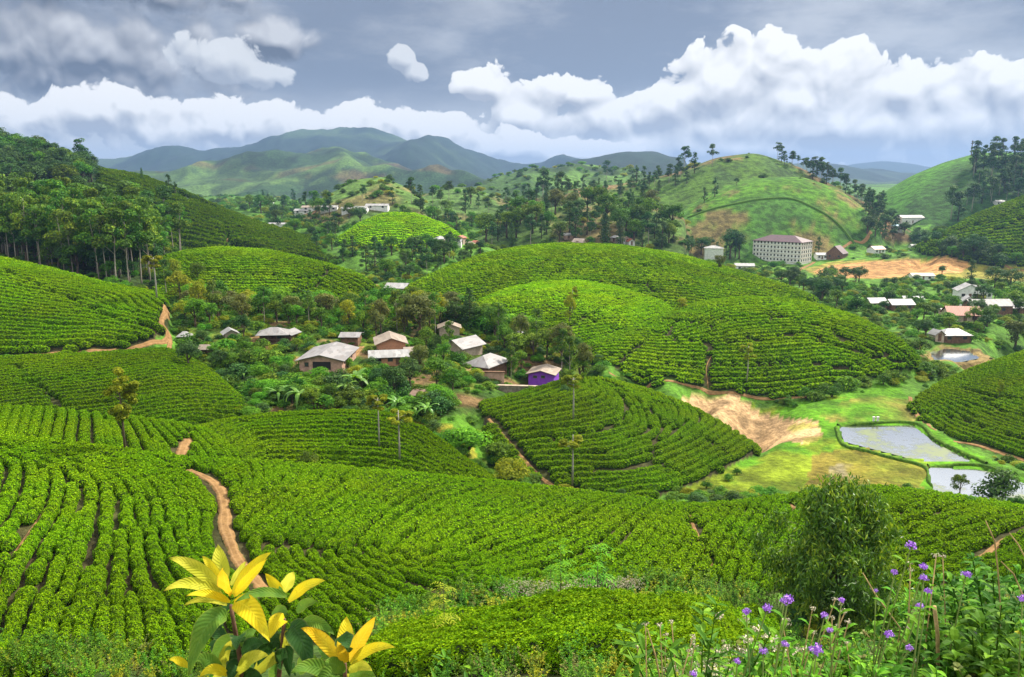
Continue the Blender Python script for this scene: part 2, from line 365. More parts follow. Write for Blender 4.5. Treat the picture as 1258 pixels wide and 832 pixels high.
# ---- hills, near to far: crest and foot as (px, py, D)
hill('near', [(-150, 535, 52), (0, 541, 54), (120, 554, 54), (240, 569, 54), (350, 575, 55), (480, 585, 56), (620, 598, 58), (760, 615, 57), (850, 627, 54), (900, 623, 54), (960, 615, 55), (1010, 609, 56), (1080, 603, 57), (1160, 612, 55), (1258, 629, 52), (1400, 640, 50)],
     [(-150, 860, 27), (0, 840, 28), (150, 830, 29), (300, 800, 31), (450, 770, 34), (560, 745, 37), (700, 735, 40), (870, 730, 41), (1000, 735, 40), (1130, 722, 40), (1300, 705, 40), (1450, 700, 40)], n=200, m=30, drop=7, back=12, bulge=0.5, steep=0.02)
hill('knob', [(-120, 500, 66), (0, 503, 68), (60, 506, 69), (120, 512, 70), (180, 518, 71), (235, 525, 71), (262, 535, 70), (290, 560, 66)], [(-120, 545, 56), (0, 546, 57), (120, 556, 58), (200, 566, 60), (262, 571, 62), (290, 575, 64)], drop=6, back=10)
hill('middle', [(190, 556, 70), (230, 533, 76), (280, 519, 79), (340, 512, 80), (420, 508, 80), (480, 512, 80), (520, 530, 79), (560, 560, 77), (605, 592, 73)], [(190, 580, 63), (300, 590, 64), (420, 600, 66), (520, 606, 68), (605, 614, 70)], drop=6, back=12)
hill('roadside', [(-60, 447, 110), (0, 442, 112), (100, 439, 113), (205, 431, 116), (250, 452, 112), (295, 492, 101)], [(-60, 522, 87), (0, 520, 88), (120, 522, 88), (240, 530, 88), (295, 514, 95)], drop=3, back=8, bulge=0.3)
hill('upper_left', [(-90, 312, 170), (0, 320, 165), (60, 333, 162), (130, 352, 155), (190, 363, 147), (206, 374, 140)], [(-90, 446, 114), (0, 437, 116), (100, 433, 118), (180, 425, 122), (206, 398, 130)], bulge=1.0)
hill('spur', [(590, 500, 106), (640, 486, 112), (700, 468, 121), (740, 467, 124), (800, 482, 126), (850, 502, 122), (900, 531, 114), (932, 553, 108)], [(600, 572, 93), (640, 590, 90), (720, 607, 87), (790, 614, 86), (850, 596, 92), (885, 577, 97), (915, 563, 103), (932, 556, 107)], bulge=0.6, drop=6, back=12)
hill('left_mid', [(185, 322, 222), (230, 311, 225), (270, 307, 226), (330, 311, 222), (400, 327, 212), (440, 340, 204), (462, 354, 196)], [(185, 365, 176), (240, 374, 176), (330, 381, 178), (400, 379, 182), (440, 371, 188), (462, 358, 194)], bulge=1.5)
hill('dome_back', [(495, 358, 215), (540, 336, 235), (590, 316, 255), (640, 306, 265), (690, 302, 270), (760, 304, 270), (830, 315, 262), (900, 334, 248), (960, 352, 235), (1005, 370, 222)], [(495, 364, 208), (560, 385, 190), (640, 400, 180), (750, 405, 180), (850, 400, 185), (920, 392, 195), (970, 385, 205), (1005, 374, 216)], bulge=2)
hill('dome_mid', [(585, 373, 184), (620, 358, 195), (660, 350, 202), (710, 347, 205), (760, 356, 200), (810, 372, 190), (838, 392, 176)], [(585, 387, 170), (650, 425, 152), (720, 440, 148), (790, 430, 152), (838, 402, 170)], bulge=1)
hill('dome_front', [(725, 428, 149), (770, 408, 160), (810, 392, 170), (850, 376, 176), (900, 368, 178), (950, 368, 178), (1000, 375, 174), (1050, 391, 166), (1100, 416, 156), (1128, 442, 150)], [(725, 446, 143), (760, 462, 138), (800, 468, 137), (870, 477, 136), (940, 485, 135), (1010, 480, 136), (1060, 466, 140), (1100, 455, 145), (1128, 446, 149)], bulge=1.2)
hill('right_field', [(1120, 493, 133), (1150, 475, 141), (1200, 453, 150), (1258, 434, 156), (1350, 405, 165), (1450, 390, 170)], [(1115, 502, 127), (1135, 520, 121), (1200, 547, 112), (1258, 564, 107), (1350, 592, 100), (1450, 612, 96)], drop=10)
hill('forest', [(-140, 255, 300), (0, 272, 290), (60, 280, 285), (130, 290, 275), (200, 302, 262), (252, 315, 245)], [(-140, 325, 185), (0, 332, 185), (60, 342, 178), (130, 354, 168), (200, 352, 185), (252, 332, 200)], rough=1.5, rs=40)
hill('left_slope', [(-160, 140, 480), (0, 178, 450), (60, 198, 440), (110, 212, 430), (170, 222, 425), (240, 247, 410), (300, 270, 395), (380, 299, 370), (430, 322, 350), (475, 347, 325)], [(-160, 280, 310), (0, 290, 310), (130, 300, 300), (250, 315, 290), (330, 328, 285), (400, 345, 280), (475, 354, 300)], rough=2.0, rs=60, bulge=2)
hill('knoll', [(412, 297, 345), (445, 275, 365), (475, 264, 372), (510, 265, 372), (545, 278, 360), (565, 291, 345)], [(412, 301, 340), (450, 304, 325), (490, 306, 322), (540, 303, 330), (565, 295, 340)])
hill('knoll_far', [(365, 264, 470), (400, 240, 510), (440, 220, 540), (470, 217, 545), (500, 230, 520), (525, 252, 480)], [(365, 276, 430), (440, 281, 410), (525, 272, 430)], rough=2, rs=50)
hill('ridge_a', [(485, 254, 560), (540, 232, 600), (570, 229, 610), (610, 240, 590), (645, 259, 560)], [(485, 264, 520), (560, 272, 500), (645, 268, 520)], rough=3, rs=70)
hill('wood_spur', [(570, 299, 400), (620, 274, 430), (680, 253, 460), (740, 247, 470), (800, 252, 470), (845, 268, 455)], [(570, 308, 380), (650, 316, 368), (740, 319, 365), (845, 313, 385)], rough=3, rs=40)
hill('big_outer', [(600, 263, 560), (640, 246, 600), (700, 232, 620), (760, 226, 640), (830, 213, 650), (880, 193, 650), (930, 187, 650), (985, 205, 640), (1040, 235, 610), (1090, 262, 570), (1120, 285, 540)], [(600, 292, 470), (700, 302, 480), (830, 302, 500), (950, 292, 520), (1060, 292, 510), (1120, 293, 520)], rough=5, rs=80, seed=3)
hill('big_front', [(795, 283, 490), (840, 258, 540), (880, 236, 560), (930, 220, 570), (985, 218, 570), (1030, 232, 555), (1065, 258, 530), (1085, 287, 492)], [(785, 315, 450), (850, 322, 450), (930, 323, 453), (1000, 319, 460), (1050, 309, 470), (1085, 293, 485)], rough=2.2, rs=60, seed=5, bulge=3)
hill('right_big', [(1060, 252, 690), (1120, 216, 720), (1160, 199, 730), (1200, 188, 730), (1240, 187, 730), (1300, 192, 720), (1450, 170, 720)], [(1060, 264, 620), (1130, 277, 560), (1200, 287, 540), (1300, 292, 540), (1450, 292, 540)], rough=9, rs=110, seed=8)
hill('right_front', [(1125, 306, 445), (1160, 288, 465), (1200, 266, 480), (1258, 244, 490), (1350, 212, 500), (1480, 190, 510)], [(1125, 309, 435), (1170, 317, 410), (1258, 327, 395), (1350, 337, 380), (1480, 345, 380)], rough=2, rs=60)
hill('mid_green', [(560, 235, 900), (640, 213, 1000), (690, 205, 1050), (740, 208, 1050), (800, 215, 1000), (860, 222, 980)], [(560, 246, 800), (680, 250, 780), (860, 242, 800)], rough=14, rs=160)
hill('far_front', [(150, 225, 1900), (190, 222, 2000), (240, 212, 2100), (300, 195, 2300), (330, 191, 2300), (370, 198, 2250), (410, 188, 2300), (450, 194, 2250), (500, 208, 2100), (560, 218, 2000), (640, 225, 1900)], [(150, 240, 1500), (350, 249, 1300), (640, 240, 1400)], rough=190, rs=520, seed=11)
hill('far_hill', [(685, 206, 2500), (730, 192, 2600), (770, 185, 2600), (805, 186, 2600), (845, 200, 2500)], [(685, 217, 2000), (845, 216, 2000)], rough=50, rs=400, seed=2)
hill('far_main', [(20, 215, 4200), (80, 207, 4200), (120, 196, 4200), (165, 187, 4200), (200, 182, 4200), (235, 186, 4200), (290, 178, 4200), (330, 169, 4200), (390, 162, 4200), (440, 163, 4200), (500, 171, 4200), (560, 181, 4200), (620, 188, 4200), (700, 194, 4100), (780, 205, 4000), (880, 215, 4000)], [(20, 234, 3000), (300, 238, 2700), (500, 236, 2700), (880, 228, 3000)], rough=330, rs=1100, seed=21, n=160)
hill('far_right', [(930, 208, 4000), (1000, 203, 4000), (1045, 204, 4000), (1080, 207, 4000), (1120, 212, 3900), (1180, 214, 3800), (1300, 210, 3800), (1450, 214, 3800)], [(930, 226, 2800), (1200, 229, 2800), (1450, 228, 2800)], rough=90, rs=700, seed=31)
hill('far_blue', [(990, 212, 7000), (1050, 201, 7000), (1085, 198, 7000), (1120, 202, 7000), (1170, 210, 7000), (1300, 214, 7000)], [(990, 222, 5600), (1300, 222, 5600)], rough=90, rs=1400)
BVV = np.concatenate(BV); BFF = np.concatenate(BF); BPP = np.concatenate(BPID)
bvh = BVHTree.FromPolygons([Vector(v) for v in BVV], [tuple(f) for f in BFF.tolist()])
# ---- fan-shaped sheet whose cells grow with distance
NC, NR, A0, Y0 = 860, 800, 1.15, 6.0
RR0, RR1 = 2.0, 8400.0
avals = np.linspace(-A0, A0, NC); yvals = RR0 * (RR1 / RR0) ** np.linspace(0, 1, NR) - Y0
GA, GY = np.meshgrid(avals, yvals); GX = GA * (GY + Y0)
C = np.array(CTRL); cs = np.column_stack([C[:, 0] / (C[:, 1] + Y0) * 2.2, np.log(C[:, 1] + Y0)])
order = np.argsort(C[:, 2]); keep = []
for q in order:
    if all(np.hypot(*(cs[q] - cs[k2])) > 0.028 for k2 in keep): keep.append(q)
cs = cs[keep]; C = C[keep]
KM = np.linalg.norm(cs[:, None] - cs[None], axis=2)
# heights are interpolated as slopes below the camera, so near and far weigh alike
slope = (C[:, 2] - CZ) / (C[:, 1] + Y0)
Nn = len(C); A = np.zeros((Nn + 3, Nn + 3)); A[:Nn, :Nn] = -KM - np.eye(Nn) * 0.01; A[:Nn, Nn] = 1; A[:Nn, Nn + 1:] = cs; A[Nn, :Nn] = 1; A[Nn + 1:, :Nn] = cs.T
W = np.linalg.solve(A, np.concatenate([slope, [0, 0, 0]]))
st = 4; qs = np.column_stack([(GA[::st, ::st] * 2.2).ravel(), np.log(GY[::st, ::st] + Y0).ravel()])
ev = np.concatenate([-np.linalg.norm(q[:, None] - cs[None], axis=2) @ W[:Nn] + W[Nn] + q @ W[Nn + 1:] for q in np.array_split(qs, 30)]).reshape(GA[::st, ::st].shape)
ri = np.arange(NR) / st; ci = np.arange(NC) / st
r0 = np.minimum(ri.astype(int), ev.shape[0] - 2); c0 = np.minimum(ci.astype(int), ev.shape[1] - 2)
fr = (ri - r0)[:, None]; fc = (ci - c0)[None]
Eb = (ev[r0][:, c0] * (1 - fr) + ev[r0 + 1][:, c0] * fr) * (1 - fc) + (ev[r0][:, c0 + 1] * (1 - fr) + ev[r0 + 1][:, c0 + 1] * fr) * fc
GZ = CZ + Eb * (GY + Y0)
GZ += fbm(GX / 9, GY / 9, 3, 50) * 0.5 * np.clip(GY / 60, 0, 1) + fbm(GX / 60, GY / 60, 4, 55) * np.clip((GY - 280) / 60, 0, 9) * 0.9
GP = np.zeros(GZ.shape, np.int32)
down = Vector((0, 0, -1)); rc = bvh.ray_cast
ymin, ymax = BVV[:, 1].min(), BVV[:, 1].max()
for i in range(NR):
    if not (ymin < yvals[i] < ymax): continue
    for j in range(NC):
        h = rc(Vector((GX[i, j], yvals[i], 2000.0)), down)
        if h[0] is not None and h[0].z > GZ[i, j] - 0.0:
            GZ[i, j] = h[0].z; GP[i, j] = BPP[h[2]]
for _ in range(2):
    Z = GZ.copy(); Z[1:-1] = GZ[:-2] * .25 + GZ[1:-1] * .5 + GZ[2:] * .25; Z[:, 1:-1] = Z[:, :-2] * .25 + Z[:, 1:-1] * .5 + Z[:, 2:] * .25; GZ = Z
print('terrain rays', round(time.time() - T0, 1))
far_ = np.isin(GP, [PID[k] for k in ('far_front', 'far_main', 'far_right', 'far_hill', 'mid_green')]); k_ = np.where(GP == PID['mid_green'], 0.25, np.where(GP == PID['far_main'], 1.5, 1.0))
am_ = np.select([GP == PID[k] for k in ('far_main', 'far_front', 'mid_green', 'far_right', 'far_hill')], [190, 150, 40, 60, 45], 0.0)
e_ = np.abs(fbm(GX / (330 * k_), GY / (900 * k_), 5, 130)) * am_ + np.abs(fbm(GX / 120, GY / 260, 3, 133)) * am_ * .25
e_ -= am_ * 0.13; GZ = np.where(far_, GZ - e_, GZ)
LR = math.log(RR1 / RR0)
def fan_ij(x, y):
    x = np.asarray(x, float); y = np.asarray(y, float)
    i = np.log(np.maximum(y + Y0, RR0) / RR0) / LR * (NR - 1); j = (x / np.maximum(y + Y0, 0.1) + A0) / (2 * A0) * (NC - 1)
    return np.clip(i, 0, NR - 1.001), np.clip(j, 0, NC - 1.001)
def zat(x, y):
    i, j = fan_ij(x, y); a = i.astype(int); b = j.astype(int); f = i - a; g = j - b
    return (GZ[a, b] * (1 - g) + GZ[a, b + 1] * g) * (1 - f) + (GZ[a + 1, b] * (1 - g) + GZ[a + 1, b + 1] * g) * f
def pat(x, y):
    i, j = fan_ij(x, y); return GP[np.round(i).astype(int), np.round(j).astype(int)]
TT = np.exp(np.linspace(math.log(1.2), math.log(9500), 2600))
def hit(px, py):
    """first point of the ground along a pixel ray"""
    d = ray(px, py); X = d[0] * TT; Y = d[1] * TT; Zr = CZ + d[2] * TT
    b = np.nonzero((Zr < zat(X, Y)) & (Y < 8300))[0]
    if len(b) == 0: return None
    k = b[0]; lo, hi = TT[max(k - 1, 0)], TT[k]
    for _ in range(12):
        mid = (lo + hi) / 2
        if CZ + d[2] * mid < float(zat(d[0] * mid, d[1] * mid)): hi = mid
        else: lo = mid
    return np.array([d[0] * hi, d[1] * hi, CZ + d[2] * hi])
def wpoly(pts): return [tuple(hit(*p)) for p in pts]
def gz(x, y): return float(zat(x, y))
# ---- ponds: hollows in the floor
POND_PX = {'main': [(1031, 525), (1060, 523), (1121, 523), (1150, 545), (1178, 559), (1200, 569), (1170, 570), (1142, 572), (1105, 560), (1065, 550), (1038, 543)],
           'lower': [(1140, 574), (1200, 577), (1228, 582), (1262, 596), (1290, 616), (1240, 622), (1160, 620), (1146, 602)],
           'upper': [(1140, 433), (1165, 428), (1192, 432), (1205, 440), (1180, 445), (1150, 444)]}
PONDS = {}
for k, pp in POND_PX.items():
    zz = float(np.median([hit(*p)[2] for p in pp])) if k == 'upper' else CZ - 36.15
    PONDS[k] = ([tuple(unz(p[0], p[1], zz - CZ)[:2]) for p in pp], zz)
for k, (pl, zz) in PONDS.items():
    xs = np.array(pl); cx, cy = xs.mean(0); ex = [(cx + (x - cx) * 1.12, cy + (y - cy) * 1.2) for x, y in pl]
    ins = inpoly(GX, GY, pl); box_ = (abs(GX - cx) < 60) & (abs(GY - cy) < 60); bi = np.nonzero(box_); dd = np.full(len(bi[0]), 1e9); ax, ay = GX[bi], GY[bi]
    for q in range(len(pl)):
        (x1, y1), (x2, y2) = pl[q], pl[(q + 1) % len(pl)]; tq = np.clip(((ax - x1) * (x2 - x1) + (ay - y1) * (y2 - y1)) / ((x2 - x1) ** 2 + (y2 - y1) ** 2), 0, 1); dd = np.minimum(dd, np.hypot(ax - x1 - tq * (x2 - x1), ay - y1 - tq * (y2 - y1)))
    near = np.zeros(GZ.shape, bool); near[bi] = dd < 3.0; near |= ins
    GZ = np.where(near & ~ins, np.clip(GZ, zz + 0.14, zz + 0.5), GZ); GZ = np.where(ins, zz - 0.5, GZ); GP = np.where(near, 0, GP)
# ------------------------------------------------------------------ ground colours
def col_of(*c): return np.array(c, np.float32)
NZ1 = fbm(GX / 25, GY / 25, 5, 90); NZ2 = fbm(GX / 6, GY / 6, 4, 91); NZ3 = fbm(GX / 140, GY / 140, 5, 92)
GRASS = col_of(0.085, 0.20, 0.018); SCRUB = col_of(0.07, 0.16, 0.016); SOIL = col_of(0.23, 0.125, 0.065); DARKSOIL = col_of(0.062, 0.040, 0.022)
TEA = col_of(0.075, 0.19, 0.014); FLOOR = col_of(0.04, 0.07, 0.016); DRY = col_of(0.20, 0.19, 0.055); WOOD = col_of(0.022, 0.05, 0.018)
CV = np.empty(GZ.shape + (3,), np.float32); CV[:] = SCRUB
def lay(mask, c, f=1.0):
    f = (mask * f)[..., None].astype(np.float32) if not np.isscalar(f) or True else f
    CV[:] = CV * (1 - f) + c * f
def sstep(x, a, b): q = np.clip((x - a) / (b - a), 0, 1); return q * q * (3 - 2 * q)
isp = lambda *n: np.isin(GP, [PID[k] for k in n])
lay(np.ones_like(GZ), GRASS, sstep(NZ1, -0.12, 0.2) * 0.75)
lay(GY > 900, WOOD, sstep(NZ3, -0.1, 0.12) * 0.8)
TEAF = ('near', 'knob', 'middle', 'roadside', 'upper_left', 'spur', 'left_mid', 'dome_back', 'dome_mid', 'dome_front', 'right_field')
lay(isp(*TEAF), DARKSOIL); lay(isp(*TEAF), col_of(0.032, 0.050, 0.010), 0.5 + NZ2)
lay(isp('forest'), FLOOR)
lay(isp('left_slope'), col_of(0.022, 0.052, 0.009)); lay(isp('left_slope'), SOIL * 0.7, sstep(NZ1, 0.14, 0.26) * 0.35)
lay(isp('knoll'), col_of(0.11, 0.27, 0.012))
lay(isp('knoll_far'), col_of(0.09, 0.17, 0.03)); lay(isp('knoll_far'), SOIL * 0.8, sstep(NZ1, 0.02, 0.15) * 0.55)
lay(isp('ridge_a'), col_of(0.075, 0.14, 0.03)); lay(isp('ridge_a'), SOIL * 0.8, sstep(NZ1, 0.0, 0.15) * 0.5)
lay(isp('wood_spur'), col_of(0.07, 0.13, 0.022)); lay(isp('wood_spur'), SOIL * 0.8, sstep(NZ1, -0.02, 0.14) * 0.6)
lay(isp('big_outer'), col_of(0.058, 0.115, 0.012)); lay(isp('big_outer'), SOIL * 0.85, sstep(NZ3 + NZ1 * 0.8 + NZ2 * 0.4, -0.02, 0.12) * 0.75); lay(isp('big_outer'), WOOD, sstep(-NZ1, 0.12, 0.2) * 0.5)
lay(isp('big_front'), col_of(0.066, 0.165, 0.007)); lay(isp('big_front'), SOIL * 0.8, sstep(NZ1 + NZ3 + NZ2 * 0.5, 0.04, 0.2) * 0.7); lay(isp('big_front'), col_of(0.045, 0.12, 0.016), sstep(-NZ1, 0.03, 0.14) * 0.8)
lay(isp('right_big'), col_of(0.048, 0.145, 0.008)); lay(isp('right_big'), col_of(0.026, 0.07, 0.010), sstep(NZ3, -0.02, 0.12) * 0.8)
lay(isp('right_front'), col_of(0.036, 0.09, 0.010)); lay(isp('right_front'), col_of(0.06, 0.14, 0.010), sstep(NZ1, 0.0, 0.15) * 0.7)
lay(isp('mid_green'), col_of(0.085, 0.17, 0.03)); lay(isp('mid_green'), WOOD, sstep(NZ3, 0.05, 0.15) * 0.6)
lay(isp('far_front'), col_of(0.075, 0.135, 0.03)); lay(isp('far_front'), WOOD, sstep(fbm(GX / 330, GY / 330, 5, 97) + NZ1 * 0.25, -0.02, 0.05) * 0.92); lay(isp('far_front'), SOIL * 0.6, sstep(-NZ3, 0.12, 0.2) * 0.5)
lay(isp('far_main', 'far_right', 'far_blue', 'far_hill'), WOOD * 0.6); lay(isp('far_main', 'far_right', 'far_hill', 'far_front', 'mid_green'), WOOD * 0.35, sstep(fbm(GX / 38, GY / 90, 4, 141), -0.02, 0.12) * 0.6); lay(isp('far_main', 'far_right'), col_of(0.06, 0.1, 0.03), sstep(fbm(GX / 500, GY / 500, 4, 93), 0.06, 0.16) * 0.6)
def region(pts, c, f=1.0, jit=1.2, js=4.0, edge=None, onbase=True, zf=None):
    pl = wpoly(pts) if zf is None else [tuple(unz(p[0], p[1], zf)) for p in pts]; a = GX + fbm(GX / js, GY / js, 4, 70) * jit * 2; b = GY + fbm(GX / js, GY / js, 4, 75) * jit * 2
    m_ = inpoly(a, b, pl)
    if onbase: m_ &= (GP == 0)
    lay(m_, c, f); return m_
MEADOW = [(845, 605), (870, 565), (905, 550), (945, 552), (960, 540), (880, 488), (960, 490), (1040, 487), (1110, 470), (1120, 500), (1150, 530), (1258, 572), (1330, 600), (1330, 640), (1258, 628), (1160, 610), (1085, 601), (1000, 606), (905, 620), (860, 622)]
region(MEADOW, col_of(0.070, 0.185, 0.007), zf=-36); region(MEADOW, col_of(0.17, 0.19, 0.012), sstep(NZ2 + NZ1, 0.0, 0.2) * 0.7, zf=-36)
region([(1000, 508), (1050, 488), (1115, 490), (1125, 515), (1080, 522), (1020, 518)], col_of(0.22, 0.16, 0.04), sstep(NZ2, -0.1, 0.15) * 0.7)
region([(836, 487), (870, 484), (905, 485), (958, 497), (1005, 518), (1010, 534), (990, 545), (965, 538), (920, 520), (860, 506)], col_of(0.44, 0.285, 0.145), 0.97 + NZ2 * 0.1, jit=0.4, zf=-36)
region([(965, 525), (1008, 522), (1008, 540), (985, 546)], col_of(0.30, 0.28, 0.05), sstep(NZ2, -0.05, 0.12) * 0.8)
region([(985, 604), (995, 565), (1030, 553), (1070, 553), (1105, 566), (1135, 576), (1140, 606), (1090, 603)], col_of(0.15, 0.13, 0.018), 0.9 + NZ2, jit=2.6, js=7)
region([(1015, 600), (1020, 575), (1045, 563), (1100, 570), (1128, 581), (1128, 600)], col_of(0.24, 0.21, 0.16), sstep(NZ2 + NZ1 * .3, 0.10, 0.2) * 0.55, jit=0.5)
region([(1135, 445), (1125, 428), (1160, 423), (1205, 430), (1222, 442), (1180, 452)], col_of(0.26, 0.17, 0.07), 0.85, jit=0.8)
region([(985, 330), (1020, 322), (1130, 319), (1258, 322), (1300, 330), (1280, 348), (1200, 342), (1130, 344), (1060, 343), (1000, 338)], col_of(0.22, 0.20, 0.035), jit=2)
region([(995, 334), (1020, 326), (1080, 321), (1140, 320), (1190, 324), (1180, 335), (1110, 341), (1040, 342)], col_of(0.42, 0.22, 0.085), 0.9, jit=2)
region([(985, 345), (1060, 346), (1200, 345), (1200, 365), (1100, 372), (1010, 365)], col_of(0.10, 0.23, 0.015), 0.7, jit=2)
region([(1040, 400), (1130, 372), (1258, 380), (1258, 425), (1120, 430)], col_of(0.11, 0.25, 0.014), sstep(NZ2, -0.1, 0.1) * 0.7)
region([(870, 345), (900, 322), (990, 322), (980, 345)], col_of(0.10, 0.22, 0.015), 0.8)
# village: bare yards, paths and yellow-green grass
VILL = [(215, 400), (300, 385), (420, 380), (560, 380), (700, 420), (720, 462), (620, 500), (600, 560), (560, 560), (520, 520), (460, 505), (300, 515), (270, 470), (225, 440)]
region(VILL, col_of(0.05, 0.115, 0.012)); region(VILL, col_of(0.15, 0.17, 0.02), sstep(NZ2, 0.05, 0.2) * 0.6); region(VILL, SOIL * 0.9, sstep(-NZ2 + NZ1 * 0.3, 0.06, 0.2) * 0.8)
region([(530, 520), (600, 500), (610, 560), (575, 580), (520, 540)], col_of(0.09, 0.22, 0.014), 0.7)
region([(500, 515), (530, 520), (590, 560), (620, 590), (590, 590), (540, 550)], col_of(0.30, 0.27, 0.03), 0.8)
bk = (GP == 0) & (GY < 38); lay(bk, col_of(0.055, 0.10, 0.018)); lay(bk, DARKSOIL, sstep(NZ2, 0.0, 0.2) * 0.6)
# ---- ground material
gm, t, o = newmat('ground_cover'); at = t.n('ShaderNodeAttribute', attribute_name='cover'); geo = t.n('ShaderNodeNewGeometry'); pos = geo.outputs['Position']
na = t.noise(pos, 1.3, 5, 0.65); nb = t.noise(pos, 0.22, 5, 0.6); nc_ = t.noise(pos, 0.03, 4, 0.6); nd_ = t.noise(pos, 6.0, 3, 0.6)
k1 = t.m('ADD', 0.6, t.m('MULTIPLY', t.ss(na, 0.25, 0.75), 0.75)); k2 = t.m('ADD', 0.48, t.m('MULTIPLY', t.ss(nb, 0.32, 0.68), 0.85)); k3 = t.m('ADD', 0.75, t.m('MULTIPLY', t.ss(nc_, 0.3, 0.7), 0.4))
k = t.m('MULTIPLY', t.m('MULTIPLY', k1, k2), k3)
kk = t.n('ShaderNodeCombineColor'); [t.put(kk.inputs[i], k) for i in range(3)]
cc = t.mix(1.0, at.outputs['Color'], kk.outputs[0], 'MULTIPLY')
hb = t.m('ADD', t.m('MULTIPLY', na, 0.6), t.m('MULTIPLY', nd_, 0.2)); hb = t.m('ADD', hb, t.m('MULTIPLY', nb, 2.0))
t.put(o.inputs[0], pbsdf(t, cc, 0.95, 0.1, 0, (hb, 0.9, 0.5)))
idx = np.arange(NR * NC).reshape(NR, NC)
F = np.stack([idx[:-1, :-1], idx[:-1, 1:], idx[1:, 1:], idx[1:, :-1]], -1).reshape(-1, 4)
rgba = np.concatenate([np.clip(CV, 0, 1).reshape(-1, 3), np.ones((NR * NC, 1), np.float32)], 1)
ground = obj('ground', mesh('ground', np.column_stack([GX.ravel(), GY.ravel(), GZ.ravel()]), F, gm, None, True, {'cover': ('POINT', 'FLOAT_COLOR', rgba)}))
tag(ground, kind='structure')
print('ground', round(time.time() - T0, 1))
# ---- water
wm, t, o = newmat('pond_water'); geo = t.n('ShaderNodeNewGeometry'); pos = geo.outputs['Position']
wd = t.ss(t.m('ADD', t.noise(pos, 0.16, 5, 0.65), t.m('MULTIPLY', t.noise(pos, 1.6, 5, 0.7), 0.35)), 0.66, 0.84)
wb = t.noise(pos, 2.0, 3, 0.5)
wcol = t.mix(wd, (0.075, 0.075, 0.05), (0.09, 0.12, 0.03))
b1 = pbsdf(t, wcol, t.m('ADD', 0.07, t.m('MULTIPLY', wd, 0.5)), 0.5, 0, (wb, 0.12, 0.05))
gl = t.n('ShaderNodeBsdfGlossy'); gl.inputs['Roughness'].default_value = 0.12; gl.inputs['Color'].default_value = (0.85, 0.87, 0.9, 1)
mx = t.n('ShaderNodeMixShader'); t.put(mx.inputs[0], t.m('MULTIPLY', t.m('SUBTRACT', 1.0, wd), 0.74)); t.put(mx.inputs[1], b1); t.put(mx.inputs[2], gl.outputs[0]); t.put(o.inputs[0], mx.outputs[0])
for k, (pl, zz) in PONDS.items():
    xs = np.array(pl); cx, cy = xs.mean(0)
    po = obj('pond', mesh('pond', [((x - cx) * 1.01 + cx, (y - cy) * 1.01 + cy, zz) for x, y in pl], [tuple(range(len(pl)))], wm)); tag(po, kind='structure')
# ---- paths
pm = newmat('path_soil'); t = pm[1]; geo = t.n('ShaderNodeNewGeometry'); pos = geo.outputs['Position']
pc = t.mix(t.ss(t.noise(pos, 1.6, 5, 0.65), 0.3, 0.7), (0.135, 0.074, 0.028), (0.265, 0.155, 0.062)); pc = t.mix(t.m('MULTIPLY', t.ss(t.noise(pos, 7, 3, 0.6), 0.55, 0.7), 0.5), pc, (0.14, 0.08, 0.045))
eg = t.n('ShaderNodeAttribute', attribute_name='edge').outputs['Fac']; eq = t.m('ADD', eg, t.m('MULTIPLY', t.m('SUBTRACT', t.noise(pos, 2.4, 5, 0.65), 0.5), 1.3))
pc = t.mix(t.m('MULTIPLY', t.ss(t.m('ABSOLUTE', t.m('SUBTRACT', eg, 0.38)), 0.2, 0.0), 0.35), pc, (0.34, 0.21, 0.10)); pc = t.mix(t.ss(eq, 0.72, 0.92), pc, (0.045, 0.075, 0.014))
t.put(pm[2].inputs[0], pbsdf(t, pc, 0.95, 0.1, 0, (t.noise(pos, 5, 4, 0.6), 0.6, 0.12))); pm = pm[0]
PATHS = []      # (world polyline, half width)
def catmull(pts, n):
    pts = np.asarray(pts, float); P_ = np.vstack([2 * pts[0] - pts[1], pts, 2 * pts[-1] - pts[-2]]); outp = []
    for i in range(1, len(P_) - 2):
        for q in np.linspace(0, 1, n, endpoint=False):
            a, b, c, d = P_[i - 1], P_[i], P_[i + 1], P_[i + 2]
            outp.append(0.5 * ((2 * b) + (-a + c) * q + (2 * a - 5 * b + 4 * c - d) * q * q + (-a + 3 * b - 3 * c + d) * q ** 3))
    outp.append(pts[-1]); return np.array(outp)
def path(pts, width, name='dirt_path', mat=None, lift=0.07):
    wp = [hit(*p) for p in pts]; wp = np.array([p for p in wp if p is not None])[:, :2]
    width *= 0.62; line = catmull(wp, 10); PATHS.append((line, width / 2))
    n = len(line); tan = np.gradient(line, axis=0); tan /= np.linalg.norm(tan, axis=1)[:, None] + 1e-9; nor = np.column_stack([-tan[:, 1], tan[:, 0]])
    prof = [(-1.15, -0.12), (-0.8, lift * 0.8), (-0.35, lift * 1.1), (0.0, lift * 1.0), (0.35, lift * 1.1), (0.8, lift * 0.8), (1.15, -0.12)]
    vs = []
    for k_, (off, up) in enumerate(prof):
        wj = width / 2 * (1 + 1.1 * fbm(np.arange(n) * 0.22, np.full(n, k_ * 3.0 if abs(off) > .5 else 0), 3, 7))
        q = line + nor * (off * wj)[:, None]; vs.append(np.column_stack([q, zat(q[:, 0], q[:, 1]) + up]))
    V = np.stack(vs, 1); K = len(prof); ii = np.arange(n * K).reshape(n, K)
    f = np.stack([ii[:-1, :-1], ii[:-1, 1:], ii[1:, 1:], ii[1:, :-1]], -1).reshape(-1, 4)
    tag(obj(name, mesh(name, V.reshape(-1, 3), f, mat or pm, None, True, {'edge': ('POINT', 'FLOAT', np.tile([abs(q[0]) / 1.15 for q in prof], n).astype(np.float32))})), kind='structure')
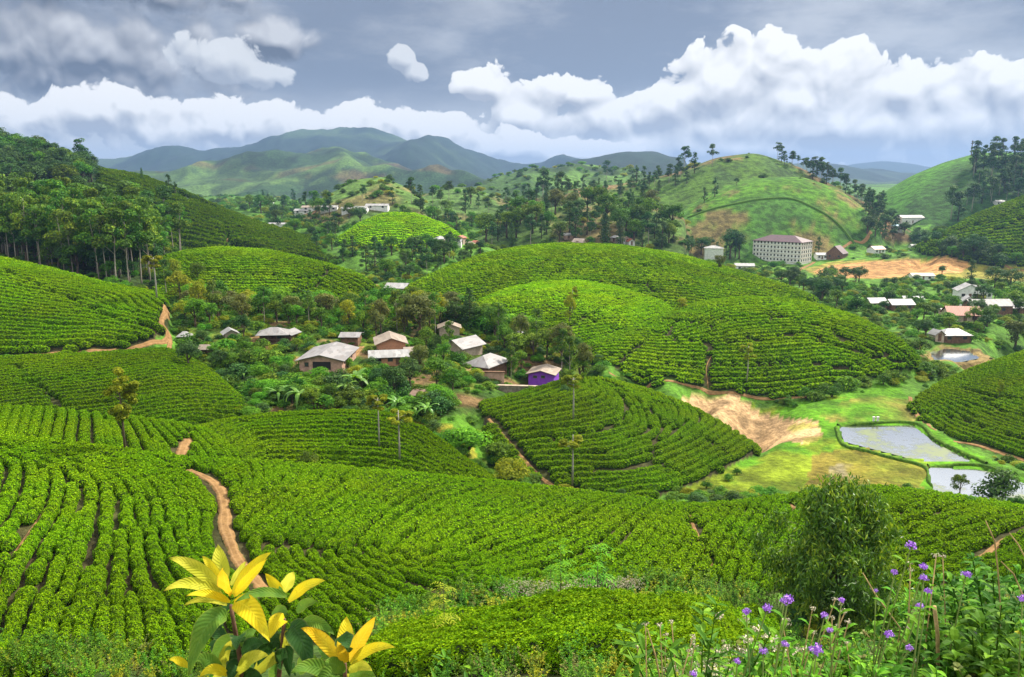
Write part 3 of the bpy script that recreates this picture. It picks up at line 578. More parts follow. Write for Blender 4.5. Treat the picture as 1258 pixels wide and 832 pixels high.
path([(-40, 442), (0, 440), (60, 436), (120, 431), (170, 426), (200, 420), (207, 410), (198, 395), (204, 378), (207, 371)], 1.7)
path([(207, 410), (209, 418), (207, 430)], 1.2)
path([(232, 578), (255, 588), (270, 602), (276, 622), (276, 645), (283, 665), (292, 688), (312, 710), (330, 730)], 1.25)
path([(246, 528), (232, 534), (227, 546), (222, 562)], 1.5)
path([(845, 628), (853, 650), (864, 675), (876, 700)], 0.5)
path([(60, 622), (42, 648), (20, 680), (4, 712), (-12, 735)], 0.45)
path([(950, 612), (966, 615), (982, 625)], 0.9)
path([(1270, 650), (1238, 662), (1215, 678), (1200, 690)], 0.7)
path([(600, 515), (622, 540), (640, 562), (662, 585), (680, 598)], 1.0)
path([(1118, 488), (1124, 505), (1150, 528), (1190, 545), (1240, 560), (1275, 572)], 1.4)
path([(1178, 470), (1200, 490), (1230, 508), (1275, 520)], 0.9)
path([(1130, 420), (1126, 440), (1130, 452)], 1.2)
path([(282, 262), (280, 280), (272, 290), (258, 300)], 1.5)
path([(462, 350), (452, 362), (440, 372), (420, 378)], 2.6)
path([(1010, 318), (1045, 298), (1070, 285), (1105, 270)], 3.0)
path([(330, 278), (352, 270), (375, 262), (392, 256)], 3.0)
path([(425, 448), (437, 436), (445, 426)], 1.6)
path([(1200, 319), (1230, 324), (1275, 334)], 3.0)
path([(935, 345), (965, 340), (985, 330), (1000, 322)], 3.5)
path([(870, 478), (868, 450), (880, 425), (872, 405)], 0.35)
path([(748, 458), (800, 472), (870, 482), (940, 490), (1000, 487)], 1.2)
bm_, t, o = newmat('bank_grass'); geo = t.n('ShaderNodeNewGeometry'); pos = geo.outputs['Position']
t.put(o.inputs[0], pbsdf(t, t.mix(t.ss(t.noise(pos, 2.2, 5, 0.65), 0.35, 0.65), (0.03, 0.075, 0.008), (0.085, 0.17, 0.012)), 0.95, 0.1, 0, (t.noise(pos, 5, 4, 0.6), 0.8, 0.2)))
path([(1029, 523), (1060, 521), (1124, 521), (1150, 541), (1180, 556), (1212, 570)], 0.9, 'pond_bank', bm_, 0.3)
path([(1027, 526), (1036, 547), (1065, 555), (1102, 565), (1138, 576), (1142, 592), (1148, 606)], 0.9, 'pond_bank', bm_, 0.3)
path([(1140, 573), (1170, 573), (1205, 573), (1240, 583)], 0.9, 'pond_bank', bm_, 0.3)
path([(845, 268), (880, 256), (930, 246), (965, 244), (1000, 256), (1030, 276), (1050, 300)], 2.2, 'hedge_track', bm_, 0.9)
path([(330, 372), (345, 380), (365, 380)], 2)
def gapline(pts, width):
    wp = np.array([p for p in (hit(*q) for q in pts) if p is not None])[:, :2]
    if len(wp) > 1: PATHS.append((catmull(wp, 14), width * 0.55 - 0.22))
for gl_, gw_ in [([(0, 335), (40, 352), (100, 378), (150, 400), (195, 410)], 1.0), ([(20, 455), (60, 490), (75, 505)], 1.0),
    ([(545, 332), (600, 344), (680, 350), (760, 352), (840, 352)], 1.2), ([(700, 303), (690, 330), (672, 345)], 1.0), ([(780, 310), (790, 340), (800, 362)], 1.2), ([(860, 330), (900, 345), (950, 362)], 1.2), ([(620, 318), (660, 324), (760, 328), (840, 330)], 1.0),
    ([(600, 380), (660, 384), (700, 372), (745, 362), (760, 372)], 0.9), ([(640, 360), (690, 375), (730, 400), (800, 412)], 0.9), ([(760, 372), (720, 392), (690, 410)], 0.8),
    ([(812, 396), (850, 398), (900, 392), (960, 392), (1010, 405), (1050, 425), (1100, 442)], 0.9), ([(800, 412), (870, 424), (940, 418), (985, 412)], 0.9), ([(985, 412), (1040, 432), (1100, 448)], 0.9), ([(745, 452), (780, 430), (800, 412)], 0.9), ([(936, 370), (955, 385), (940, 400)], 0.8), ([(1000, 378), (1020, 398), (1030, 420), (1070, 440)], 0.8), ([(870, 424), (868, 450), (866, 475)], 1.0), ([(750, 440), (850, 452), (960, 450), (1040, 455)], 0.8), ([(830, 398), (822, 410), (830, 425)], 0.8),
    ([(640, 545), (720, 536), (760, 520), (770, 500), (755, 480)], 0.8), ([(770, 500), (800, 512), (822, 525)], 0.7), ([(822, 525), (802, 545), (798, 570), (760, 580), (700, 585)], 0.8), ([(740, 470), (780, 492), (822, 525)], 0.7), ([(798, 570), (840, 588)], 0.7), ([(860, 540), (890, 560)], 0.6),
    ([(1120, 505), (1180, 520), (1258, 545)], 0.8), ([(1180, 480), (1220, 490), (1258, 495)], 0.8),
    ([(1140, 300), (1190, 283), (1258, 258)], 3.0), ([(1175, 312), (1215, 290), (1258, 272)], 3.0), ([(1165, 292), (1210, 320)], 2.5),
    ([(240, 335), (300, 340), (380, 345), (405, 335)], 1.0), ([(405, 330), (390, 350), (360, 362)], 1.0),
    ([(330, 672), (400, 682), (450, 690), (500, 715), (560, 745)], 0.55), ([(60, 622), (100, 600), (140, 612), (200, 620)], 0.35), ([(870, 628), (930, 632), (960, 640)], 0.4), ([(1080, 640), (1140, 632), (1200, 650)], 0.35)]: gapline(gl_, gw_)
print('paths', round(time.time() - T0, 1))
# ---- haze: one closed box round the whole place
hv, t, o = newmat('haze_air'); pv = t.n('ShaderNodeVolumePrincipled')
pv.inputs['Color'].default_value = (0.24, 0.39, 0.68, 1); pv.inputs['Density'].default_value = 0.00013; pv.inputs['Anisotropy'].default_value = 0.2
t.put(o.inputs['Volume'], pv.outputs[0])
zlo, zhi = float(GZ.min()) - 1.0, float(GZ.max()) + 40
bx = MB().box(-10600, 10600, -60, 8700, zlo, zhi)
tag(obj('haze', bx.me('haze', hv)), kind='stuff', label='thin blue haze that pales the far hills', cat='haze')
exec_rest = True
#@@REST
# ================================================================== leaves, bushes, trees
def leaf_cloud(c, nrm, L, Wd, rg, hang=None):
    """one diamond-shaped face per leaf"""
    n = len(c); nrm = nrm / (np.linalg.norm(nrm, axis=1)[:, None] + 1e-9)
    tv = rg.normal(size=(n, 3))
    if hang is not None: tv = tv * (1 - hang) + np.array([0, 0, -1.6]) * hang
    tv -= nrm * (tv * nrm).sum(1)[:, None]; tv /= np.linalg.norm(tv, axis=1)[:, None] + 1e-9
    b = np.cross(nrm, tv); L = np.broadcast_to(np.asarray(L), (n,))[:, None]; Wd = np.broadcast_to(np.asarray(Wd), (n,))[:, None]
    sag = nrm * L * 0.12
    v = np.stack([c - tv * L / 2 - sag, c + b * Wd / 2 - tv * L * 0.05, c + tv * L / 2 - sag, c - b * Wd / 2 - tv * L * 0.05], 1).reshape(-1, 3)
    return v, np.arange(4 * n).reshape(n, 4)
def clump_pts(clumps, per, rg, up=0.25, lo=0.7, hi=1.05, jit=0.55):
    cs_, ns_ = [], []
    for c, r in clumps:
        d = rg.normal(size=(per, 3)); d[:, 2] += up * 2; d /= np.linalg.norm(d, axis=1)[:, None]
        k = rg.uniform(lo, hi, (per, 1))
        cs_.append(np.asarray(c) + d * np.asarray(r) * k); ns_.append(d + rg.normal(size=(per, 3)) * jit * 0.6 + np.array([0, 0, 0.35]))
    return np.concatenate(cs_), np.concatenate(ns_)
def merge_mesh(name, parts, mats):
    """parts: (verts, faces(list or array), material index, tint or None)"""
    vs, fs, ms, tt = [], [], [], []; b = 0
    for v, f, m_, ti in parts:
        v = np.asarray(v, float).reshape(-1, 3); fl = f.tolist() if isinstance(f, np.ndarray) else f
        vs.append(v); fs += [tuple(i + b for i in q) for q in fl]; ms += [m_] * len(fl)
        tt.append(np.full(len(fl), 0.3) if ti is None else ti); b += len(v)
    me = mesh(name, np.concatenate(vs), fs, mats, ms, False); a = me.attributes.new('tint', 'FLOAT', 'FACE'); a.data.foreach_set('value', np.concatenate(tt).astype(np.float32))
    return me
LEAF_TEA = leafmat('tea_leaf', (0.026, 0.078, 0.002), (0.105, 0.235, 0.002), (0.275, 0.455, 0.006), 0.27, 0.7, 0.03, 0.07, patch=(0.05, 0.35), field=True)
CORE_TEA = plain('tea_dark_core', (0.020, 0.036, 0.008), 0.9, 0.1, var=0.4, scale=8)  # dark inner shell added to block light, in place of dense twigs
LEAF_EUC = leafmat('gum_leaf', (0.032, 0.085, 0.012), (0.10, 0.215, 0.020), (0.30, 0.42, 0.028), 0.28, 0.6, 0.1, 0.28)
LEAF_BROAD = leafmat('broad_leaf', (0.030, 0.082, 0.007), (0.090, 0.20, 0.012), (0.21, 0.36, 0.020), 0.28, 0.6, 0.1, 0.30)
LEAF_DARK = leafmat('dark_leaf', (0.020, 0.056, 0.015), (0.050, 0.120, 0.024), (0.105, 0.205, 0.034), 0.18, 0.6, 0.1, 0.22)
LEAF_YELL = leafmat('yellow_green_leaf', (0.12, 0.17, 0.010), (0.27, 0.32, 0.014), (0.46, 0.47, 0.03), 0.35, 0.6, 0.1, 0.15)
LEAF_OLIVE = leafmat('olive_leaf', (0.065, 0.088, 0.018), (0.130, 0.155, 0.030), (0.221, 0.230, 0.042), 0.28, 0.6, 0.2, 0.2)
LEAF_BRIGHT = leafmat('bright_leaf', (0.052, 0.150, 0.010), (0.117, 0.300, 0.014), (0.221, 0.450, 0.024), 0.35, 0.6, 0.1, 0.18)
LEAF_WEEP = leafmat('narrow_leaf', (0.032, 0.095, 0.008), (0.085, 0.205, 0.014), (0.29, 0.42, 0.03), 0.30, 0.45, 0.3, 0.1, stops=(0, 0.55, 1.0))
BARK_PALE = plain('pale_bark', (0.42, 0.38, 0.32), 0.85, 0.1, var=0.5, scale=2.5, c2=(0.17, 0.14, 0.11))
BARK = plain('bark', (0.13, 0.095, 0.065), 0.9, 0.1, var=0.5, scale=3)
BARK_GREY = plain('grey_bark', (0.33, 0.31, 0.27), 0.9, 0.1, var=0.5, scale=2.5)

# ---- tea bushes
def tea_bush(name, n, leaf, seed):
    rg = np.random.default_rng(seed)
    ph = rg.uniform(0, 6.28, 6)
    def lump(th): return 1 + 0.05 * np.sin(2 * th + ph[0]) + 0.06 * np.sin(3 * th + ph[1]) + 0.04 * np.sin(5 * th + ph[2])
    th = rg.uniform(0, 6.283, n); rr = np.sqrt(rg.uniform(0, 1, n)) * 1.06
    side = rg.uniform(0, 1, n) < 0.30
    R0 = 0.60 * lump(th)
    h = 0.70 * (1 - 0.55 * rr ** 3.2) + 0.045 * np.sin(rr * 7 * np.cos(th + ph[3]) + ph[4]) + 0.04 * np.sin(rr * 8 * np.sin(th + ph[5]))
    x = R0 * rr * np.cos(th); y = R0 * rr * np.sin(th); z = h + rg.normal(0, 0.022, n)
    zs = rg.uniform(0.06, 0.5, n); k = 0.95 + 0.12 * np.sin(zs * 6) - 0.25 * (0.5 - zs)
    x = np.where(side, R0 * k * np.cos(th), x); y = np.where(side, R0 * k * np.sin(th), y); z = np.where(side, zs, z)
    nr = np.column_stack([np.cos(th) * (0.4 + side) * rr, np.sin(th) * (0.4 + side) * rr, np.where(side, 0.5, 1.1)]) + rg.normal(0, 0.42, (n, 3))
    s = leaf * rg.uniform(0.7, 1.3, n)
    v, f = leaf_cloud(np.column_stack([x, y, z]), nr, s * 1.25, s * 0.75, rg)
    tint = np.clip(rg.beta(2.6, 2.4, n) + np.where(side, -0.18, 0.14), 0, 1)      # young shoots on top; lit-top and dark-side shading also put into the tint
    cv, cf = [], []; K, J = 12, 4
    for j in range(J + 1):
        q = j / J
        for i in range(K):
            a = 6.283 * i / K; r_ = 0.52 * float(lump(np.array(a))) * math.cos(q * 1.45) ** 0.45; cv.append((r_ * math.cos(a), r_ * math.sin(a), -0.15 + 0.76 * math.sin(q * 1.57)))
    for j in range(J):
        for i in range(K): cf.append((j * K + i, j * K + (i + 1) % K, (j + 1) * K + (i + 1) % K, (j + 1) * K + i))
    cf.append(tuple(J * K + i for i in range(K)))
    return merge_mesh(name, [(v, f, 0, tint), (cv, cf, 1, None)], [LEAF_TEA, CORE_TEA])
TEA_LOD = [(1700, 0.068), (800, 0.092), (260, 0.15), (100, 0.235)]
protos = bpy.data.collections.new('bush_library'); TEAM = []
for l, (n, s) in enumerate(TEA_LOD):
    for v in range(3):
        me = tea_bush('tea_bush', n, s, 100 + l * 10 + v); TEAM.append(me)
        po = bpy.data.objects.new('bush_%02d' % (l * 3 + v), me); protos.objects.link(po)
def instancer(name, pts, rot, scl, idx, coll, label, cat, tone=None):
    """one object that stands for a growth nobody could count"""
    n = len(pts)
    me = mesh(name, pts, [], [], None); 
    for k_, typ, arr in (('rot', 'FLOAT_VECTOR', rot), ('scl', 'FLOAT_VECTOR', scl), ('idx', 'INT', idx)):
        a = me.attributes.new(k_, typ, 'POINT'); a.data.foreach_set('vector' if typ == 'FLOAT_VECTOR' else 'value', np.asarray(arr, np.float32 if typ != 'INT' else np.int32).ravel())
    if tone is not None: me.attributes.new('tone', 'FLOAT', 'POINT').data.foreach_set('value', np.asarray(tone, np.float32))
    o = obj(name, me); tag(o, label, cat, None, 'stuff')
    ng = bpy.data.node_groups.new(name, 'GeometryNodeTree'); ng.interface.new_socket('Geometry', in_out='INPUT', socket_type='NodeSocketGeometry'); ng.interface.new_socket('Geometry', in_out='OUTPUT', socket_type='NodeSocketGeometry')
    N = ng.nodes; gi = N.new('NodeGroupInput'); go = N.new('NodeGroupOutput'); ip = N.new('GeometryNodeInstanceOnPoints'); ci = N.new('GeometryNodeCollectionInfo')
    ci.inputs['Collection'].default_value = coll; ci.inputs['Separate Children'].default_value = True; ci.inputs['Reset Children'].default_value = True
    def na(nm, typ): q = N.new('GeometryNodeInputNamedAttribute'); q.data_type = typ; q.inputs[0].default_value = nm; return q.outputs[0]
    Lk = ng.links.new; Lk(gi.outputs[0], ip.inputs['Points']); Lk(ci.outputs[0], ip.inputs['Instance']); ip.inputs['Pick Instance'].default_value = True
    Lk(na('idx', 'INT'), ip.inputs['Instance Index']); Lk(na('rot', 'FLOAT_VECTOR'), ip.inputs['Rotation']); Lk(na('scl', 'FLOAT_VECTOR'), ip.inputs['Scale']); Lk(ip.outputs[0], go.inputs[0])
    md = o.modifiers.new('growth', 'NODES'); md.node_group = ng
    return o
# ---- rows: evenly spaced lines that follow hand-set directions
def dist_path(x, y, extra):
    d = np.full(np.shape(x), 1e9)
    for line, hw in PATHS:
        if line[:, 0].max() < x.min() - 5 or line[:, 0].min() > x.max() + 5 or line[:, 1].max() < y.min() - 5 or line[:, 1].min() > y.max() + 5: continue
        for p in line[::2]: d = np.minimum(d, np.hypot(x - p[0], y - p[1]) - hw)
    return d < extra
def rows(pid, strokes, sp, step, poly=None, seed=1, gap=0.03, cut=(), mask=None):
    rg = np.random.default_rng(seed); rnd = random.Random(seed)
    if pid == 0:
        pl = wpoly(poly); b = np.array(pl)[:, :2]
    else:
        m_ = GP == pid; b = np.column_stack([GX[m_], GY[m_]])
    cell = max(0.35, sp * 0.4); x0, y0 = b.min(0) - cell; x1, y1 = b.max(0) + cell
    nx = int((x1 - x0) / cell) + 1; ny = int((y1 - y0) / cell) + 1
    XX, YY = np.meshgrid(x0 + np.arange(nx) * cell, y0 + np.arange(ny) * cell)
    dom = (pat(XX, YY) == pid)
    if poly and pid == 0: dom &= inpoly(XX, YY, pl)
    if mask is not None: dom &= mask(XX, YY)
    vx, vy, _ = proj(np.stack([XX, YY, zat(XX, YY)], -1)); dom &= (vx > -130) & (vx < 1390)      # what lies far outside the picture is left out
    dom &= ~dist_path(XX, YY, min(sp, 1.2) * 0.24)
    for cpoly in cut: dom &= ~inpoly(XX, YY, cpoly)
    S = []
    for (a, b_, c, d) in strokes:
        p, q = hit(a, b_), hit(c, d)
        if p is None or q is None: continue
        th = math.atan2(q[1] - p[1], q[0] - p[0]); S.append(((p[0] + q[0]) / 2, (p[1] + q[1]) / 2, math.cos(2 * th), math.sin(2 * th)))
    wx = np.zeros(XX.shape); wy = np.zeros(XX.shape)
    for (a, b_, c, d) in S:
        wgt = 1 / ((XX - a) ** 2 + (YY - b_) ** 2 + sp * sp * 2) ** 1.3; wx += wgt * c; wy += wgt * d
    wob = fbm(XX / (sp * 9), YY / (sp * 9), 3, seed) * 0.16
    TH = 0.5 * np.arctan2(wy, wx) + wob
    ct, sn = np.cos(TH).tolist(), np.sin(TH).tolist(); D = dom.tolist()
    grid = {}; cs_ = sp
    def ok(x, y, dmin, own):
        gx, gy = int(x // cs_), int(y // cs_)
        for i in (gx - 1, gx, gx + 1):
            for j in (gy - 1, gy, gy + 1):
                for (a, b_, l) in grid.get((i, j), ()):
                    if l != own and (a - x) ** 2 + (b_ - y) ** 2 < dmin * dmin: return False
        return True
    pts = []; lid = 0; ds = sp * 0.4
    ys, xs = np.nonzero(dom)
    if len(ys) == 0: return []
    queue = [(x0 + xs[len(xs) // 2] * cell, y0 + ys[len(ys) // 2] * cell)]
    extra = [(x0 + xs[k] * cell, y0 + ys[k] * cell) for k in rg.integers(0, len(xs), 7000)]
    def cellof(x, y):
        i, j = int((y - y0) / cell + .5), int((x - x0) / cell + .5)
        return (i, j) if 0 <= i < ny and 0 <= j < nx and D[i][j] else None
    while queue or extra:
        x, y = queue.pop(0) if queue else extra.pop()
        if cellof(x, y) is None or not ok(x, y, sp * 0.74, -1): continue
        lid += 1; line = [(x, y)]
        for sgn in (1, -1):
            px_, py_ = x, y; dx, dy = None, None; seg = []
            for _ in range(600):
                c = cellof(px_, py_)
                if c is None: break
                ux, uy = ct[c[0]][c[1]], sn[c[0]][c[1]]
                if dx is None: ux, uy = ux * sgn, uy * sgn
                elif ux * dx + uy * dy < 0: ux, uy = -ux, -uy
                dx, dy = ux, uy; px_ += ux * ds; py_ += uy * ds
                if cellof(px_, py_) is None or not ok(px_, py_, sp * 0.62, lid): break
                seg.append((px_, py_))
            line = line + seg if sgn == 1 else seg[::-1] + line
        if len(line) < 2: continue
        for p in line: grid.setdefault((int(p[0] // cs_), int(p[1] // cs_)), []).append((p[0], p[1], lid))
        for k in range(0, len(line), 3):
            a = line[max(k - 1, 0)]; b_ = line[min(k + 1, len(line) - 1)]; dx, dy = b_[0] - a[0], b_[1] - a[1]; l_ = math.hypot(dx, dy) or 1
            for s_ in (1, -1): queue.append((line[k][0] - dy / l_ * sp * s_, line[k][1] + dx / l_ * sp * s_))
        acc = rnd.random() * step; prev = line[0]
        for p in line[1:]:
            l_ = math.hypot(p[0] - prev[0], p[1] - prev[1]); acc += l_
            if acc >= step:
                acc -= step * rnd.uniform(0.85, 1.15)
                if rnd.random() > gap: pts.append((p[0], p[1], math.atan2(p[1] - prev[1], p[0] - prev[0]), sp))
            prev = p
    return pts
P_ = PID
TEA_PTS = []
FIELD_TONE = dict(dome_mid=0.34, dome_front=0.16, dome_back=0.02, knoll=0.70, upper_left=0.10, spur=-0.08, roadside=-0.16, middle=-0.14, left_mid=0.02, right_field=-0.12, right_front=-0.2, right_big=-0.22, big_front=-0.08, left_slope=-0.45, knob=0.02, near=-0.02)  # leaf tone per field; also puts hill-to-hill light and shade into the colour
def field(name, strokes, sp, stepf=0.44, **k):
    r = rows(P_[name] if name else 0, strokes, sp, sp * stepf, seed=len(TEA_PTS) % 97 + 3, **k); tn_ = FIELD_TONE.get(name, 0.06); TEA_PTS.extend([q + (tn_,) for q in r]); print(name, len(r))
clear = [wpoly([(858, 722), (880, 722), (870, 690)])] if False else []
field('near', [(75, 615, 10, 700), (150, 600, 148, 680), (205, 580, 250, 645), (60, 560, 120, 570), (170, 575, 200, 590), (100, 720, 70, 790), (180, 720, 200, 780), (20, 580, 10, 610), (230, 690, 270, 740), (30, 740, 10, 800),
               (300, 650, 370, 602), (335, 690, 420, 625), (390, 690, 480, 612), (480, 705, 590, 640), (600, 655, 680, 615), (600, 705, 720, 662), (725, 655, 768, 622), (752, 615, 720, 603), (660, 601, 700, 612), (825, 695, 842, 650), (838, 650, 820, 622), (780, 695, 812, 650), (640, 725, 760, 695), (560, 600, 640, 603), (540, 625, 610, 600),
               (872, 690, 905, 640), (920, 695, 950, 640), (985, 690, 1000, 630), (1080, 625, 1180, 613), (1090, 665, 1170, 640), (1180, 670, 1258, 640), (1120, 700, 1200, 680), (1060, 612, 1110, 606), (350, 700, 420, 750), (430, 710, 500, 748), (520, 735, 560, 748)], 0.74)
field('knob', [(30, 512, 24, 538), (100, 515, 96, 545), (160, 522, 170, 545), (200, 525, 225, 548)], 0.82)
field('middle', [(300, 532, 420, 527), (480, 532, 560, 575), (400, 562, 520, 572), (240, 540, 290, 535)], 0.92)
field('roadside', [(20, 470, 150, 455), (100, 490, 260, 470), (20, 505, 120, 495), (230, 450, 280, 480)], 1.1)
field('upper_left', [(10, 392, 120, 402), (50, 350, 110, 362), (155, 368, 168, 390), (20, 420, 150, 415), (120, 385, 185, 400)], 1.4)
field('spur', [(640, 545, 760, 537), (640, 575, 780, 580), (745, 470, 790, 505), (785, 500, 800, 535), (850, 500, 882, 525), (884, 530, 850, 552), (800, 545, 755, 562), (720, 500, 660, 512), (900, 552, 860, 572), (700, 480, 660, 495)], 1.12)
field('left_mid', [(230, 330, 330, 325), (370, 332, 430, 362), (300, 360, 380, 360)], 1.6)
field('dome_back', [(560, 347, 650, 335), (700, 330, 820, 335), (880, 350, 950, 362), (640, 375, 760, 378)], 1.75)
field('dome_mid', [(620, 376, 700, 362), (720, 360, 790, 380), (650, 410, 720, 400)], 1.35)
field('dome_front', [(760, 432, 880, 442), (880, 392, 970, 385), (1000, 402, 1080, 432), (950, 462, 1060, 452), (830, 400, 860, 385)], 1.22)
field('right_field', [(1140, 500, 1180, 526), (1180, 482, 1258, 502), (1200, 530, 1258, 548), (1210, 460, 1258, 470)], 1.15)
field('knoll', [(440, 290, 520, 288), (450, 275, 500, 272)], 2.3)
field(None, [(500, 803, 667, 762), (700, 800, 880, 788), (560, 775, 640, 757), (800, 765, 900, 760)], 1.15, poly=[(380, 838), (470, 795), (560, 765), (690, 748), (860, 750), (950, 775), (930, 838)])
bare = lambda x, y: fbm(x / 25, y / 25, 5, 90) + fbm(x / 140, y / 140, 5, 92) + fbm(x / 6, y / 6, 4, 91) * .5 < 0.05
field('right_front', [(1150, 308, 1258, 300), (1160, 290, 1258, 262)], 3.4)
field('left_slope', [(180, 250, 260, 280), (300, 300, 380, 320), (60, 250, 160, 280)], 4.2, mask=lambda x, y: (fbm(x / 25, y / 25, 5, 90) < 0.12) & (proj(np.stack([x, y, zat(x, y)], -1))[0] > 120))
print('tea points', len(TEA_PTS), round(time.time() - T0, 1))
tp = np.array(TEA_PTS); tz = zat(tp[:, 0], tp[:, 1]); n = len(tp)
tp[:, :2] += rng.normal(0, 1, (n, 2)) * np.where(tp[:, 3] < 0.8, 0.065, 0.025)[:, None] * tp[:, 3:4]; tz = zat(tp[:, 0], tp[:, 1]); pp = np.column_stack([tp[:, :2], tz]); qx, qy, qd = proj(pp)
okv = (qx > -10) & (qx < 1268) & (qy > 200) & (qy < 850) & (qd > 1)
size = np.where(okv, tp[:, 3] / np.maximum(qd, 1), 0); order = np.argsort(-size)
own = np.zeros(n, bool); own[order[:300]] = True
lod = np.digitize(qd / (tp[:, 3] / 1.0), [26, 62, 110])
idx = lod * 3 + rng.integers(0, 3, n); rz = tp[:, 2] + rng.normal(0, 0.15, n) + rng.integers(0, 2, n) * math.pi
su = rng.uniform(0.93, 1.07, n) * tp[:, 3]
su = su * np.where(tp[:, 3] < 0.8, rng.uniform(0.86, 1.14, n), 1.0)
scl = np.column_stack([su * rng.uniform(0.95, 1.15, n), su * rng.uniform(0.68, 0.75, n), su * rng.uniform(0.93, 1.06, n)])
for k in np.nonzero(own)[0]:
    b = obj('tea_bush', TEAM[idx[k]], loc=(pp[k][0], pp[k][1], pp[k][2] - 0.03), rz=rz[k], scale=tuple(scl[k]))
    tag(b, 'rounded dark green tea bush clipped flat in the rows on the nearest slopes', 'tea bush', 'tea bushes nearest the camera')
q = ~own
instancer('tea_bushes', pp[q] - np.array([0, 0, 0.03]), np.column_stack([np.zeros(q.sum()), np.zeros(q.sum()), rz[q]]), scl[q], idx[q], protos, 'close rows of clipped green tea bushes covering the rounded hills', 'tea bushes', tp[q, 4])

